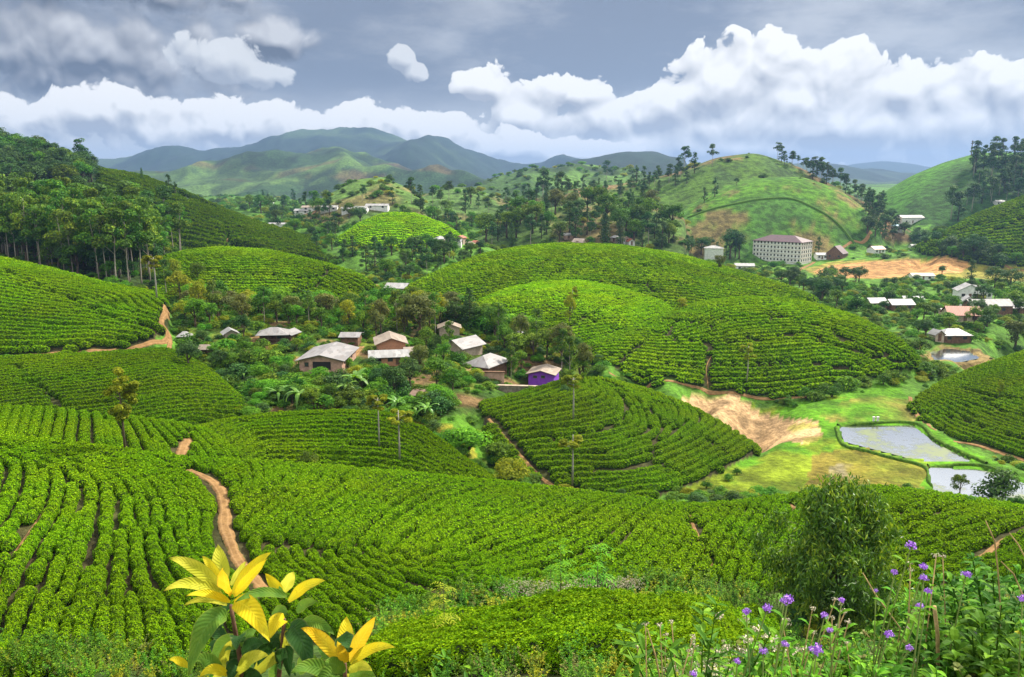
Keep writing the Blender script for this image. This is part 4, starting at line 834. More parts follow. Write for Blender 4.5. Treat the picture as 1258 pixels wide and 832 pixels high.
# ------------------------------------------------------------------ trees (height 1, scaled when planted)
def tree_proto(kind, seed, dense=1.0):
    rg = np.random.default_rng(seed); tb = MB(); cl = []; per = 90; size = 0.032; lm = LEAF_BROAD; bm = BARK; asp = 0.7; kw = {}
    if kind == 'gum':
        lean = rg.normal(0, 0.02, 2); tr = [(lean[0] * z * z * 2, lean[1] * z * z * 2, z) for z in np.linspace(-0.03, 0.9, 8)]
        tb.tube(tr, np.linspace(0.0105, 0.003, 8), 6); lm = LEAF_EUC; bm = BARK_PALE
        for i in range(17):
            z = rg.uniform(0.46, 0.97) ** 0.85; rad = 0.17 * math.sin(min(1, (1.03 - z) / 0.52) * 1.7) + 0.02; a = rg.uniform(0, 6.28); k = rg.uniform(0.35, 1.0) * rad
            c = (math.cos(a) * k + lean[0] * z, math.sin(a) * k + lean[1] * z, z); cl.append((c, (0.088 * rg.uniform(.7, 1.25), 0.088 * rg.uniform(.7, 1.25), 0.056)))
            zz = z - rg.uniform(0.06, 0.14); tb.tube([(lean[0] * zz, lean[1] * zz, zz), (c[0] * .6, c[1] * .6, z - 0.03), c], [0.004, 0.0025, 0.0012], 4)
        per = 85; size = 0.030
    elif kind == 'broad':
        tb.tube([(0, 0, -0.05), (0.01, 0, 0.15), (0.0, 0.015, 0.35), (0.01, 0, 0.6)], [0.035, 0.027, 0.02, 0.008], 7)
        for i in range(24):
            d = rg.normal(size=3); d /= np.linalg.norm(d); d[2] = abs(d[2]) if rg.random() < .7 else d[2]
            k = rg.uniform(0.5, 0.95); c = (d[0] * 0.30 * k, d[1] * 0.30 * k, 0.56 + d[2] * 0.34 * k); r_ = rg.uniform(0.09, 0.17); cl.append((c, (r_, r_, r_ * 0.8)))
            if i < 8: tb.tube([(0.005, 0, 0.3), (c[0] * .5, c[1] * .5, 0.45), c], [0.014, 0.008, 0.003], 4)
        per = 85; size = 0.038
    elif kind == 'bush':
        for i in range(16):
            d = rg.normal(size=3); d /= np.linalg.norm(d); d[2] = abs(d[2])
            k = rg.uniform(0.4, 0.95); c = (d[0] * 0.48 * k, d[1] * 0.48 * k, 0.25 + d[2] * 0.5 * k); r_ = rg.uniform(0.18, 0.32); cl.append((c, (r_, r_, r_ * 0.8)))
            if i < 5: tb.tube([(0, 0, -0.1), (c[0] * .4, c[1] * .4, 0.2), c], [0.03, 0.02, 0.008], 4)
        per = 80; size = 0.075
    elif kind == 'dark':
        tb.tube([(0, 0, -0.04), (0.005, 0, 0.4), (0, 0.005, 0.95)], [0.02, 0.014, 0.003], 6); lm = LEAF_DARK
        for i in range(24):
            z = rg.uniform(0.2, 0.95); rad = 0.17 * math.sin(min(1.0, (1.02 - z) / 0.55) * 1.57) * rg.uniform(0.3, 1.05); a = rg.uniform(0, 6.28); c = (math.cos(a) * rad, math.sin(a) * rad, z); r_ = rg.uniform(0.05, 0.095); cl.append((c, (r_, r_, r_ * 0.7)))
            if i < 9: tb.tube([(0, 0, z - 0.08), c], [0.006, 0.002], 4)
        per = 55; size = 0.034
    elif kind == 'cypress':
        tb.tube([(0, 0, -0.04), (0, 0, 0.9)], [0.018, 0.004], 6); lm = LEAF_DARK
        for i in range(26):
            z = 0.06 + 0.9 * i / 26; rad = 0.105 * math.sin(min(1.0, (1.03 - z) / 0.6) * 1.57); a = i * 2.4; c = (math.cos(a) * rad * .6, math.sin(a) * rad * .6, z); cl.append((c, (rad * .75 + .012, rad * .75 + .012, 0.055)))
        per = 55; size = 0.028
    elif kind == 'pole':          # thin shade tree with lopped branches
        w0 = rg.normal(0, 0.006, 2); tb.tube([(0, 0, -0.04), (w0[0], w0[1], 0.4), (0, 0, 0.93)], [0.0115, 0.009, 0.004], 6); lm = LEAF_YELL; bm = BARK_GREY
        z1 = 0.62 if seed % 2 else 0.72
        for i in range(11):
            z = rg.uniform(z1, 0.97); a = rg.uniform(0, 6.28); rad = rg.uniform(0.03, 0.105) * (1.25 - abs(z - (z1 + 1) / 2) * 2.2); c = (math.cos(a) * rad, math.sin(a) * rad, z); cl.append((c, (0.042, 0.042, 0.032))); tb.tube([(0, 0, z - 0.05), c], [0.0035, 0.001], 4)
        per = 70; size = 0.046; asp = 0.55
    elif kind == 'tuft':          # taller oval crown on a thin stem
        tb.tube([(0, 0, -0.03), (0.006, 0, 0.4), (0, 0, 0.92)], [0.011, 0.009, 0.003], 6); lm = LEAF_YELL; bm = BARK
        for i in range(30):
            z = rg.uniform(0.44, 0.98); u = (z - 0.42) / 0.58; rad = 0.155 * math.sin(u * 2.9 + 0.15) ** 0.8 * rg.uniform(0.35, 1.0); a = rg.uniform(0, 6.28); c = (math.cos(a) * rad, math.sin(a) * rad, z); cl.append((c, (0.045, 0.045, 0.035))); tb.tube([(0, 0, z - 0.06), c], [0.003, 0.001], 4)
        per = 70; size = 0.034; asp = 0.6
    per = int(per * dense); size /= math.sqrt(dense) ** 0.9
    c, nr = clump_pts(cl, per, rg)
    s = size * rg.uniform(0.7, 1.35, len(c)); v, f = leaf_cloud(c, nr, s * 1.2, s * asp, rg); tint = rg.beta(2, 2.3, len(c))
    # each clump leans to its own tone, as a flush of young leaves does
    tone = np.repeat(rg.normal(0, 0.13, len(cl)), per); tint = np.clip(tint + tone, 0, 1)
    return dict(trunk=tb, crown=(v, f, tint), lm=lm, bm=bm)
def proto_meshes(kind, seed, lm=None, bm=None, dense=1.0):
    p = tree_proto(kind, seed, dense); lm = lm or p['lm']; bm = bm or p['bm']
    v, f, ti = p['crown']
    return dict(trunk=p['trunk'].me('trunk', bm, True), crown=merge_mesh('crown', [(v, f, 0, ti)], [lm]),
                whole=merge_mesh('tree', [(p['trunk'].v, p['trunk'].f, 0, None), (v, f, 1, ti)], [bm, lm]))
TR = {}
TR['gum'] = [proto_meshes('gum', 200 + i) for i in range(5)]
TR['gum_dark'] = [proto_meshes('gum', 210 + i, LEAF_DARK) for i in range(4)]
TR['broad'] = [proto_meshes('broad', 220 + i) for i in range(5)]
TR['olive'] = [proto_meshes('broad', 230 + i, LEAF_OLIVE) for i in range(2)]
TR['yellow'] = [proto_meshes('broad', 240 + i, LEAF_YELL) for i in range(2)]
TR['bright'] = [proto_meshes('broad', 250 + i, LEAF_BRIGHT) for i in range(2)]
TR['dark'] = [proto_meshes('dark', 260 + i) for i in range(5)]
TR['dark_round'] = [proto_meshes('broad', 270 + i, LEAF_DARK) for i in range(3)]
TR['cypress'] = [proto_meshes('cypress', 280 + i) for i in range(2)]
TR['pole'] = [proto_meshes('pole', 291 + i, dense=1.6) for i in range(4)]
TR['tuft'] = [proto_meshes('tuft', 300, dense=2.2)]
TR['bush'] = [proto_meshes('bush', 310 + i) for i in range(3)]
TR['bush_bright'] = [proto_meshes('bush', 320 + i, LEAF_BRIGHT, dense=2.0) for i in range(2)]
TR['bush_dark'] = [proto_meshes('bush', 330 + i, LEAF_DARK) for i in range(2)]
TR['bush_olive'] = [proto_meshes('bush', 340 + i, LEAF_YELL, dense=1.8) for i in range(1)]
NAMES = dict(gum='eucalyptus_tree', gum_dark='eucalyptus_tree', broad='broadleaf_tree', olive='broadleaf_tree', yellow='broadleaf_tree', bright='broadleaf_tree', dark='dark_tree', dark_round='dark_tree', cypress='cypress_tree', pole='shade_tree', tuft='shade_tree', bush='bush', bush_bright='bush', bush_dark='bush', bush_olive='bush')
def plant_tree(kind, x, y, h, label, group=None, wide=1.0, parts=None, sink=0.02):
    me = random.choice(TR[kind]); z = gz(x, y) - h * sink
    sc_ = (h * wide * random.uniform(.92, 1.1), h * wide * random.uniform(.92, 1.1), h); rz_ = random.uniform(0, 6.28)
    if parts is None: parts = h / max(y, 1) * FPX > 26
    cat = 'bush' if NAMES[kind] == 'bush' else 'tree'
    if parts and not kind.startswith('bush'):
        e = obj(NAMES[kind], None, None, (x, y, z), rz_, sc_); tag(e, label, cat, group); obj('trunk', me['trunk'], e); obj('crown', me['crown'], e); return e
    e = obj(NAMES[kind], me['whole'], None, (x, y, z), rz_, sc_); return tag(e, label, cat, group)
def at_px(kind, px, py, hpx, label, group=None, wide=1.0, D=None, parts=None):
    """stands at the ground seen at (px, py); height given in photo pixels"""
    p = hit(px, py) if D is None else None
    if D is not None: p = un(px, py, D)
    return plant_tree(kind, p[0], p[1], hpx * p[1] / FPX, label, group, wide, parts)
KEEP = []        # footprints of houses: (x, y, r)
def grove(poly, n, kinds, h, label, group, sep=2.5, wide=1.0, seed=0, only=None, hpow=0.0, yh=None):
    """n trees inside a pixel polygon of ground"""
    rnd = random.Random(seed); xs = [p[0] for p in poly]; ys = [p[1] for p in poly]; got = []; tries = 0
    while len(got) < n and tries < n * 40:
        tries += 1; px, py = rnd.uniform(min(xs), max(xs)), rnd.uniform(min(ys), max(ys))
        if not bool(inpoly(np.array(px), np.array(py), poly)): continue
        p = hit(px, py)
        if p is None: continue
        if only is not None and int(pat(p[0], p[1])) not in only: continue
        if any((p[0] - a) ** 2 + (p[1] - b) ** 2 < sep * sep for a, b in got): continue
        if any((p[0] - a) ** 2 + (p[1] - b) ** 2 < r * r for a, b, r in KEEP): continue
        got.append((p[0], p[1])); k = rnd.choice(kinds); lo, hi = h
        random.seed(rnd.random()); plant_tree(k, p[0], p[1], rnd.uniform(lo, hi), label if isinstance(label, str) else label[NAMES[k]], group, wide)
    return got
# ================================================================== houses
W_PINK = plain('pink_plaster', (0.46, 0.29, 0.22), 0.9, 0.1, var=0.35, scale=1.2, c2=(0.30, 0.19, 0.14))
W_CREAM = plain('cream_plaster', (0.48, 0.39, 0.30), 0.9, 0.1, var=0.35, scale=1.2, c2=(0.33, 0.25, 0.19))
W_WHITE = plain('white_plaster', (0.74, 0.73, 0.70), 0.9, 0.1, var=0.25, scale=1.0)
W_PURPLE = plain('purple_paint', (0.22, 0.055, 0.48), 0.8, 0.2, var=0.2, scale=1.5)
W_MUD = plain('brown_boards', (0.19, 0.11, 0.07), 0.9, 0.1, var=0.5, scale=2.0)
W_STONE = plain('stone_wall', (0.26, 0.22, 0.17), 0.95, 0.1, var=0.5, scale=2.5, bump=0.05)
DARK = plain('dark_opening', (0.018, 0.016, 0.015), 0.6, 0.3, var=0.3)
TIMBER = plain('old_timber', (0.16, 0.12, 0.085), 0.9, 0.1, var=0.4, scale=4)
GLASS = plain('window_glass', (0.04, 0.045, 0.05), 0.15, 0.5, var=0.2)
bk_, t, o = newmat('brick_wall'); tcn = t.n('ShaderNodeTexCoord'); br = t.n('ShaderNodeTexBrick'); t.put(br.inputs['Vector'], t.v('MULTIPLY', tcn.outputs['Object'], (1, 1, 1)))
sp3 = t.n('ShaderNodeSeparateXYZ'); t.put(sp3.inputs[0], tcn.outputs['Object']); cb3 = t.n('ShaderNodeCombineXYZ'); t.put(cb3.inputs[0], t.m('ADD', sp3.outputs[0], sp3.outputs[1])); t.put(cb3.inputs[1], sp3.outputs[2]); t.put(br.inputs['Vector'], cb3.outputs[0])
br.inputs['Scale'].default_value = 2.2; br.inputs['Color1'].default_value = (0.42, 0.17, 0.085, 1); br.inputs['Color2'].default_value = (0.52, 0.24, 0.12, 1); br.inputs['Mortar'].default_value = (0.40, 0.30, 0.22, 1)
t.put(o.inputs[0], pbsdf(t, t.mix(t.m('MULTIPLY', t.ss(t.noise(tcn.outputs['Object'], 1.2, 5, 0.6), 0.45, 0.7), 0.4), br.outputs[0], (0.25, 0.14, 0.09)), 0.95, 0.1)); W_BRICK = bk_
R_GREY = sheetroof('grey_sheet_roof', (0.215, 0.205, 0.205), amt=0.4)
R_LIGHT = sheetroof('light_sheet_roof', (0.31, 0.305, 0.30), amt=0.45)
R_TAN = sheetroof('weathered_tan_roof', (0.27, 0.215, 0.17), rust=(0.22, 0.13, 0.08), amt=0.4)
R_RUST = sheetroof('rusty_roof', (0.2, 0.125, 0.09), rust=(0.16, 0.07, 0.04), amt=0.7)
R_RED = sheetroof('red_tile_roof', (0.33, 0.10, 0.05), rust=(0.28, 0.11, 0.07), amt=0.5, pitch=0.25)
R_PURP = sheetroof('plum_tile_roof', (0.075, 0.034, 0.042), rust=(0.14, 0.08, 0.085), amt=0.5, pitch=0.35)
R_BLUE = sheetroof('blue_sheet_roof', (0.20, 0.40, 0.52), rust=(0.2, 0.25, 0.28), amt=0.3)
def roof_me(kind, w, d, h, rh, ov, mat, t_=0.10):
    m_ = MB(); e = w / 2 + ov; f = d / 2 + ov
    if kind == 'x':   # ridge along x: build along y, then swap
        e, f = d / 2 + ov, w / 2 + ov
    if kind in ('x', 'y'):
        half = (w if kind == 'y' else d) / 2; s = rh / half; ze = h - s * ov
        pr = [(-e, ze), (0, h + rh), (e, ze), (e, ze - t_), (0, h + rh - t_), (-e, ze - t_)]
        vs = []
        for y in (-f, f):
            for (a, b) in pr: vs.append((a, y, b) if kind == 'y' else (-y, a, b))
        m_.add(vs, [(0, 1, 7, 6), (1, 2, 8, 7), (2, 3, 9, 8), (3, 4, 10, 9), (4, 5, 11, 10), (5, 0, 6, 11), (0, 5, 4, 1), (1, 4, 3, 2), (6, 7, 10, 11), (7, 8, 9, 10)])
    elif kind == 'hip':
        if d >= w: rp = [(0, -(d - w) / 2 - 0.2), (0, (d - w) / 2 + 0.2)]
        else: rp = [(-(w - d) / 2 - 0.2, 0), ((w - d) / 2 + 0.2, 0)]
        ze = h - rh / (min(w, d) / 2) * ov
        vs = []
        for dz in (0, -t_):
            vs += [(-e, -f, ze + dz), (e, -f, ze + dz), (e, f, ze + dz), (-e, f, ze + dz), (*rp[0], h + rh + dz), (*rp[1], h + rh + dz)]
        if d >= w: top = [(0, 1, 4), (1, 2, 5, 4), (2, 3, 5), (3, 0, 4, 5)]
        else: top = [(0, 1, 5, 4), (1, 2, 5), (2, 3, 4, 5), (3, 0, 4)]
        m_.add(vs, top + [tuple(i + 6 for i in reversed(q)) for q in top] + [(0, 6, 7, 1), (1, 7, 8, 2), (2, 8, 9, 3), (3, 9, 6, 0)])
    elif kind == 'shed':
        vs = [(-e, -f, h - 0.1), (e, -f, h - 0.1), (e, f, h + rh), (-e, f, h + rh)]; m_.add(vs + [(x, y, z - t_) for x, y, z in vs], [(0, 1, 2, 3), (7, 6, 5, 4), (0, 4, 5, 1), (1, 5, 6, 2), (2, 6, 7, 3), (3, 7, 4, 0)])
    return m_.me('roof', mat)
def house(name, label, px, py, w, d, h, rz, roof, rh, wall, rmat, doors=(), wins=(), sidewins=(), ov=0.35, group=None, D=None, cat='house', keep=True, open_front=False, lift=0.0):
    p = hit(px, py) if D is None else un(px, py, D)
    z = gz(p[0], p[1]) + lift
    if p[1] < 170: rh *= 0.8; ov += 0.15
    e = obj(name, None, None, (p[0], p[1], z), R(rz), (0.82, 0.82, 0.70) if p[1] < 170 else 1.0); tag(e, label, cat, group)
    if keep: KEEP.append((p[0], p[1], max(w, d) * 0.55 + 0.6))
    wm_ = MB(); x0, x1, y0, y1 = -w / 2, w / 2, -d / 2, d / 2; b = -2.2
    yf = y0 + 1.1 if open_front else y0
    if roof == 'y':
        k = rh - 0.12; vs = [(x0, yf, b), (x1, yf, b), (x1, yf, h - .1), (0, yf, h + k), (x0, yf, h - .1)]; vs += [(x, y1, z_) for x, _, z_ in vs]
        wm_.add(vs, [(0, 1, 2, 3, 4), (9, 8, 7, 6, 5), (0, 5, 6, 1), (1, 6, 7, 2), (4, 9, 5, 0), (2, 7, 8, 3), (3, 8, 9, 4)])
    elif roof == 'x':
        k = rh - 0.12; vs = [(x0, yf, b), (x0, y1, b), (x0, y1, h - .1), (x0, (yf + y1) / 2, h + k * .8), (x0, yf, h - .1)]; vs += [(x1, y, z_) for _, y, z_ in vs]
        wm_.add(vs, [(4, 3, 2, 1, 0), (5, 6, 7, 8, 9), (1, 6, 5, 0), (2, 7, 6, 1), (0, 5, 9, 4), (3, 8, 7, 2), (4, 9, 8, 3)])
    else: wm_.box(x0, x1, yf, y1, b, h - 0.12)
    obj('wall', wm_.me('wall', wall), e)
    obj('roof', roof_me(roof, w, d, h, rh, ov, rmat), e)
    for (x, ww, hh) in doors:
        dd = obj('door', MB().box(x - ww / 2, x + ww / 2, yf - 0.04, yf + 0.03, 0.02, hh).me('door', W_MUD if ww < 1.3 else DARK), e)
    for (x, zc, ww, hh) in wins:
        f_ = MB(); a = 0.08
        for q in ((x - ww / 2 - a, x - ww / 2, zc - hh / 2 - a, zc + hh / 2 + a), (x + ww / 2, x + ww / 2 + a, zc - hh / 2 - a, zc + hh / 2 + a)): f_.box(q[0], q[1], yf - 0.07, yf + 0.03, q[2], q[3])
        f_.box(x - ww / 2, x + ww / 2, yf - 0.065, yf + 0.03, zc + hh / 2, zc + hh / 2 + a); f_.box(x - ww / 2, x + ww / 2, yf - 0.065, yf + 0.03, zc - hh / 2 - a, zc - hh / 2)
        wi = obj('window', f_.me('window', TIMBER), e); obj('pane', MB().box(x - ww / 2, x + ww / 2, yf - 0.03, yf + 0.02, zc - hh / 2, zc + hh / 2).me('pane', GLASS), wi)
    for (y, zc, ww, hh, sd_) in sidewins:
        xs_ = x1 if sd_ > 0 else x0
        wi = obj('window', MB().box(xs_ - 0.03, xs_ + 0.03, y - ww / 2, y + ww / 2, zc - hh / 2, zc + hh / 2).me('window', DARK), e)
    if open_front:
        for x in np.linspace(x0 + 0.15, x1 - 0.15, 4): obj('post', MB().box(x - .06, x + .06, y0 + 0.02, y0 + .14, -1.5, h - .15).me('post', TIMBER), e)
        obj('railing', MB().box(x0 + .1, x1 - .1, y0 + .04, y0 + .1, 0.75, 0.85).box(x0 + .1, x1 - .1, y0 + .04, y0 + .1, -0.15, 0.05).me('railing', TIMBER), e)
    return e
# village
house('house', 'grey roofed house with an open timber veranda, left of the longhouse', 337, 419, 5.2, 4.4, 2.3, 8, 'hip', 1.3, W_MUD, R_GREY, doors=[(-0.6, 0.9, 1.9)], wins=[(1.2, 1.3, .8, .8)], open_front=True, ov=.5)
house('shed', 'small grey lean-to at the right end of the veranda house', 356, 418, 2.2, 3.2, 2.0, -14, 'y', 0.8, W_MUD, R_GREY, ov=.4, cat='shed', keep=False)
house('longhouse', 'long pink-walled house under a wide patched grey sheet roof', 404, 446, 7.6, 11, 2.2, -2, 'y', 1.35, W_PINK, R_GREY, doors=[(0.2, 3.2, 1.7)], wins=[(-2.5, 1.1, .6, .8)], sidewins=[(-3.4, 1.2, .9, .9, 1), (-1, 1.2, .9, .9, 1), (2, 1.2, .9, .9, 1)], ov=.45)
house('shed', 'grey shed joined to the far end of the longhouse', 432, 422, 3.4, 4.5, 2.2, 0, 'x', 0.7, W_MUD, R_GREY, ov=.3, cat='shed', keep=False)
house('house', 'house with a bare orange brick gable under a curved tan roof', 480, 430, 5.4, 7, 2.5, 12, 'y', 1.5, W_BRICK, R_TAN, ov=.45)
house('house', 'low brick house with white and tan roof sheets in front of the brick gable', 478, 446, 6.6, 3.6, 2.1, 10, 'x', 1.1, W_BRICK, R_LIGHT, doors=[(-2.2, 1.5, 1.7), (1.6, .8, 1.7)], wins=[(0.2, 1.2, .8, .7)], ov=.4)
house('shed', 'small tan roofed shed right of the low brick house', 507, 440, 2.6, 3.0, 2.0, 10, 'x', 0.8, W_MUD, R_TAN, ov=.35, cat='shed', keep=False)
house('house', 'house with a steep plain grey hipped roof half hidden by a dark bush', 570, 432, 4.8, 6.5, 2.1, -38, 'y', 1.9, W_CREAM, R_GREY, ov=.5)
house('house', 'house with a tall grey roof above a pale pink garden wall', 598, 454, 5.0, 7.5, 2.2, -30, 'hip', 1.9, W_MUD, R_GREY, doors=[(0, 1.5, 1.8)], ov=.6)
house('house', 'little house with a bright purple front and tan sheet roof', 668, 472, 5.2, 5.6, 2.1, -14, 'y', 1.0, W_PURPLE, R_TAN, doors=[], wins=[(-1.2, 1.2, .7, .5), (0.4, 1.3, .7, .5)], sidewins=[(-1.0, 1.1, .9, .8, -1)], ov=.35, lift=0.9)
house('shed', 'tiny cream shed with a flat brown roof among banana plants', 516, 494, 2.1, 2.0, 1.8, -12, 'shed', 0.45, W_CREAM, R_RUST, ov=.35, cat='shed')
house('hut', 'white sheet roof peeping out right of the road bend', 227, 415, 1.9, 1.7, 0.9, 10, 'hip', 0.8, W_MUD, R_LIGHT, cat='hut')
house('hut', 'small pale pink roofed hut below the road bend', 256, 431, 2.2, 1.8, 0.9, 5, 'x', 0.7, W_MUD, R_TAN, cat='hut')
house('hut', 'white-grey roofed hut behind the dark bush left of the veranda house', 283, 414, 2.4, 2.8, 1.3, 28, 'y', 1.0, W_CREAM, R_LIGHT, cat='hut')
house('house', 'pale roofed house on the rise behind the village, beside the red track', 489, 362, 5.5, 5, 2.2, -10, 'x', 1.0, W_CREAM, R_LIGHT)
house('house', 'cream house glimpsed between trees behind the grey hipped roof', 552, 412, 4.5, 4, 2.6, 6, 'y', 1.2, W_CREAM, R_TAN)
house('house', 'pale house glimpsed between trees behind the purple house', 641, 424, 4.5, 4, 2.6, 14, 'y', 1.2, W_CREAM, R_LIGHT)
p = hit(618, 481)
gw = obj('garden_wall', None, None, (p[0], p[1], gz(p[0], p[1])), R(-6)); tag(gw, 'low stone retaining wall under the pink garden wall', 'wall')
obj('stone_course', MB().box(-5.6, 5.2, -0.2, 0.2, -1.2, 0.9).me('stone_course', W_STONE), gw); obj('coping', MB().box(-5.7, 5.3, -0.28, 0.28, 0.903, 1.02).me('coping', W_CREAM), gw)
p = hit(598, 467); gw = obj('garden_wall', None, None, (p[0], p[1], gz(p[0], p[1])), R(-4)); tag(gw, 'pale pink plastered wall in front of the tall grey roof', 'wall')
obj('plaster_face', MB().box(-2.7, 2.7, -0.15, 0.15, -1.5, 1.25).me('plaster_face', W_PINK), gw); obj('coping', MB().box(-2.8, 2.8, -0.25, 0.25, 1.253, 1.4).me('coping', W_MUD), gw)
# hotel-like block at the foot of the far hill
hp = hit(960, 320); HB = obj('apartment_block', None, None, (hp[0], hp[1], gz(hp[0], hp[1])), R(-42)); tag(HB, 'large white five-storey block with a plum roof at the foot of the far hill', 'building')
KEEP.append((hp[0], hp[1], 20)); bw, bd, bh = 28.0, 15.0, 11.2
obj('wall', MB().box(-bw / 2, bw / 2, -bd / 2, bd / 2, -6, bh).me('wall', W_WHITE), HB); obj('roof', roof_me('hip', bw, bd, bh + .05, 3.0, 0.5, R_PURP, 0.25), HB)
for fl in range(5):
    obj('floor_band', MB().box(-bw / 2 - .08, bw / 2 + .08, -bd / 2 - .08, bd / 2 + .08, fl * 2.25 - 0.12, fl * 2.25 + 0.06).me('floor_band', W_CREAM), HB)
    for i in range(14):
        x = -bw / 2 + 1.0 + i * 2.0; obj('window', MB().box(x - .42, x + .42, -bd / 2 - .05, -bd / 2 + .05, fl * 2.25 + .7, fl * 2.25 + 1.75).me('window', DARK), HB)
    for i in range(5):
        y = -bd / 2 + 1.5 + i * 3.0; obj('window', MB().box(bw / 2 - .05, bw / 2 + .05, y - .6, y + .6, fl * 2.25 + .55, fl * 2.25 + 1.85).me('window', DARK), HB)
wn = lambda w_: [(-w_ * .28, 1.3, 1.0, .9), (w_ * .28, 1.3, 1.0, .9)]
for (nm, lab, px, py, w_, d_, h_, rz_, rf, rh_, wm_, rm_) in [
    ('building', 'white three-storey building left of the plum-roofed block', 876, 322, 10, 8, 8, -10, 'hip', 1.2, W_WHITE, R_LIGHT),
    ('shed', 'low white shed in front of the plum-roofed block', 914, 332, 9, 5, 2.5, -8, 'x', 1.0, W_WHITE, R_LIGHT),
    ('house', 'plum-brown roofed hall right of the five-storey block', 1028, 317, 9, 9, 3, -40, 'y', 4.0, W_MUD, R_PURP),
    ('house', 'small white house between the block and the plum-brown hall', 1008, 318, 6, 5, 2.5, 0, 'x', 1.0, W_WHITE, R_LIGHT),
    ('house', 'red-brown roofed house beside the winding valley road', 1076, 311, 8, 6, 2.5, 20, 'x', 1.6, W_WHITE, R_RED),
    ('building', 'long white building where the valley road meets the green slope', 1117, 274, 17, 8, 4, 8, 'x', 1.5, W_WHITE, R_LIGHT),
    ('house', 'small white house below the long building on the road', 1102, 283, 5, 5, 3, 0, 'hip', 1.2, W_WHITE, R_BLUE),
    ('shed', 'pale flat shed at the far edge of the sports ground', 1127, 306, 9, 5, 2.2, 0, 'x', 0.8, W_WHITE, R_LIGHT),
    ('house', 'white house half way up the dark slope on the far right', 1227, 252, 6, 5, 2.5, 0, 'x', 1.0, W_WHITE, R_LIGHT),
    ('pavilion', 'low brown pavilion on the near edge of the sports ground', 1131, 344, 10, 4.5, 2.2, 2, 'x', 1.0, W_WHITE, R_TAN),
    ('house', 'white house with a double gable roof right of the fields', 1188, 366, 8, 6, 3, -12, 'y', 2.2, W_WHITE, R_LIGHT),
    ('house', 'white house in front of the double gabled house', 1202, 366, 6, 6, 2.6, 12, 'y', 1.8, W_WHITE, R_LIGHT),
    ('house', 'white roofed house standing alone at the left of the field', 1075, 379, 5.2, 4, 2.2, 6, 'x', 1.2, W_MUD, R_LIGHT),
    ('house', 'larger of the two adjoining pale roofed houses in the field', 1104, 381, 7, 5, 2.2, 4, 'x', 1.3, W_MUD, R_LIGHT),
    ('house', 'smaller pale roofed house behind the adjoining one in the field', 1120, 376, 6, 4, 2.2, -4, 'x', 1.1, W_MUD, R_LIGHT),
    ('house', 'red roofed house with a cream front in the green field', 1180, 394, 8.6, 6, 2.2, -8, 'x', 2.0, W_CREAM, R_RED),
    ('shed', 'pale sheet roofed shed against the left of the red roofed house', 1163, 391, 3.4, 4, 2.2, -8, 'x', 0.7, W_CREAM, R_LIGHT),
    ('house', 'small white gabled house behind the red roofed house', 1188, 380, 4, 4, 2.8, -20, 'y', 1.6, W_WHITE, R_LIGHT),
    ('longhouse', 'long blue-grey roofed shed right of the red roofed house', 1212, 384, 13, 5, 2.6, 3, 'x', 1.6, W_MUD, R_GREY),
    ('longhouse', 'long blue-grey roofed shed at the right edge of the photo', 1252, 386, 14, 5, 2.6, 3, 'x', 1.5, W_MUD, R_GREY),
    ('house', 'white patched roof house above the upper pond', 1169, 419, 7, 4.5, 2.0, 2, 'hip', 1.2, W_MUD, R_LIGHT),
    ('hut', 'tiny white hut left of the white patched roof', 1150, 418, 2.4, 2.4, 1.8, 10, 'y', 0.9, W_CREAM, R_LIGHT)]:
    house(nm, lab, px, py, w_, d_, h_, rz_, rf, rh_, wm_, rm_, wins=wn(w_) if w_ > 4 else (), doors=[(0, 0.9, 1.9)])
rnd = random.Random(5)
def hamlet(spots, label, group, mats, size=(3.0, 4.4)):
    for (px, py) in spots:
        if hit(px, py) is None: continue
        w_ = rnd.uniform(*size); house('house', label, px, py, w_, rnd.uniform(2.8, 3.8), rnd.uniform(1.6, 2.2), rnd.uniform(-40, 40), rnd.choice(['x', 'y', 'hip']), rnd.uniform(0.7, 1.1), rnd.choice([W_WHITE, W_CREAM, W_PINK]), rnd.choice(mats), doors=[(0, 1.0, 1.9)], group=group, keep=True)
hamlet([(541, 299), (548, 301), (555, 299), (561, 302), (544, 303), (566, 298), (578, 304), (584, 303)], 'tiny house of the hamlet right of the bright green knoll', 'houses of the hamlet by the knoll', [R_LIGHT, R_RED, R_TAN])
hamlet([(756, 297), (762, 299), (768, 298), (774, 301)], 'tiny house of the hamlet just above the broad tea dome', 'houses of the hamlet above the tea dome', [R_LIGHT, R_RED, R_TAN])
hamlet([(698, 293), (712, 303)], 'lone pale house among the dark trees of the wooded spur', 'lone houses under the wooded spur', [R_LIGHT, R_TAN])
for (px, py, w_, lab) in [(464, 257, 12, 'longest white building of the row on the far brown knoll'), (444, 260, 7, 'white building second from the right in the row on the far knoll'), (427, 261, 6, 'small white building in the middle of the row on the far knoll'), (405, 259, 9, 'white building at the left of the row on the far knoll'), (344, 279, 14, 'white building beside the pale track in the valley'), (372, 263, 8, 'small white building on the pale track in the valley'), (383, 259, 10, 'tan building at the top of the pale track in the valley'), (328, 250, 14, 'isolated pale building far off in the valley')]:
    house('building', lab, px, py, w_, 4.5, 2.0, rnd.uniform(-8, 8), 'x', 0.9, W_WHITE, R_TAN if 'tan' in lab else R_LIGHT, wins=wn(w_), cat='building')
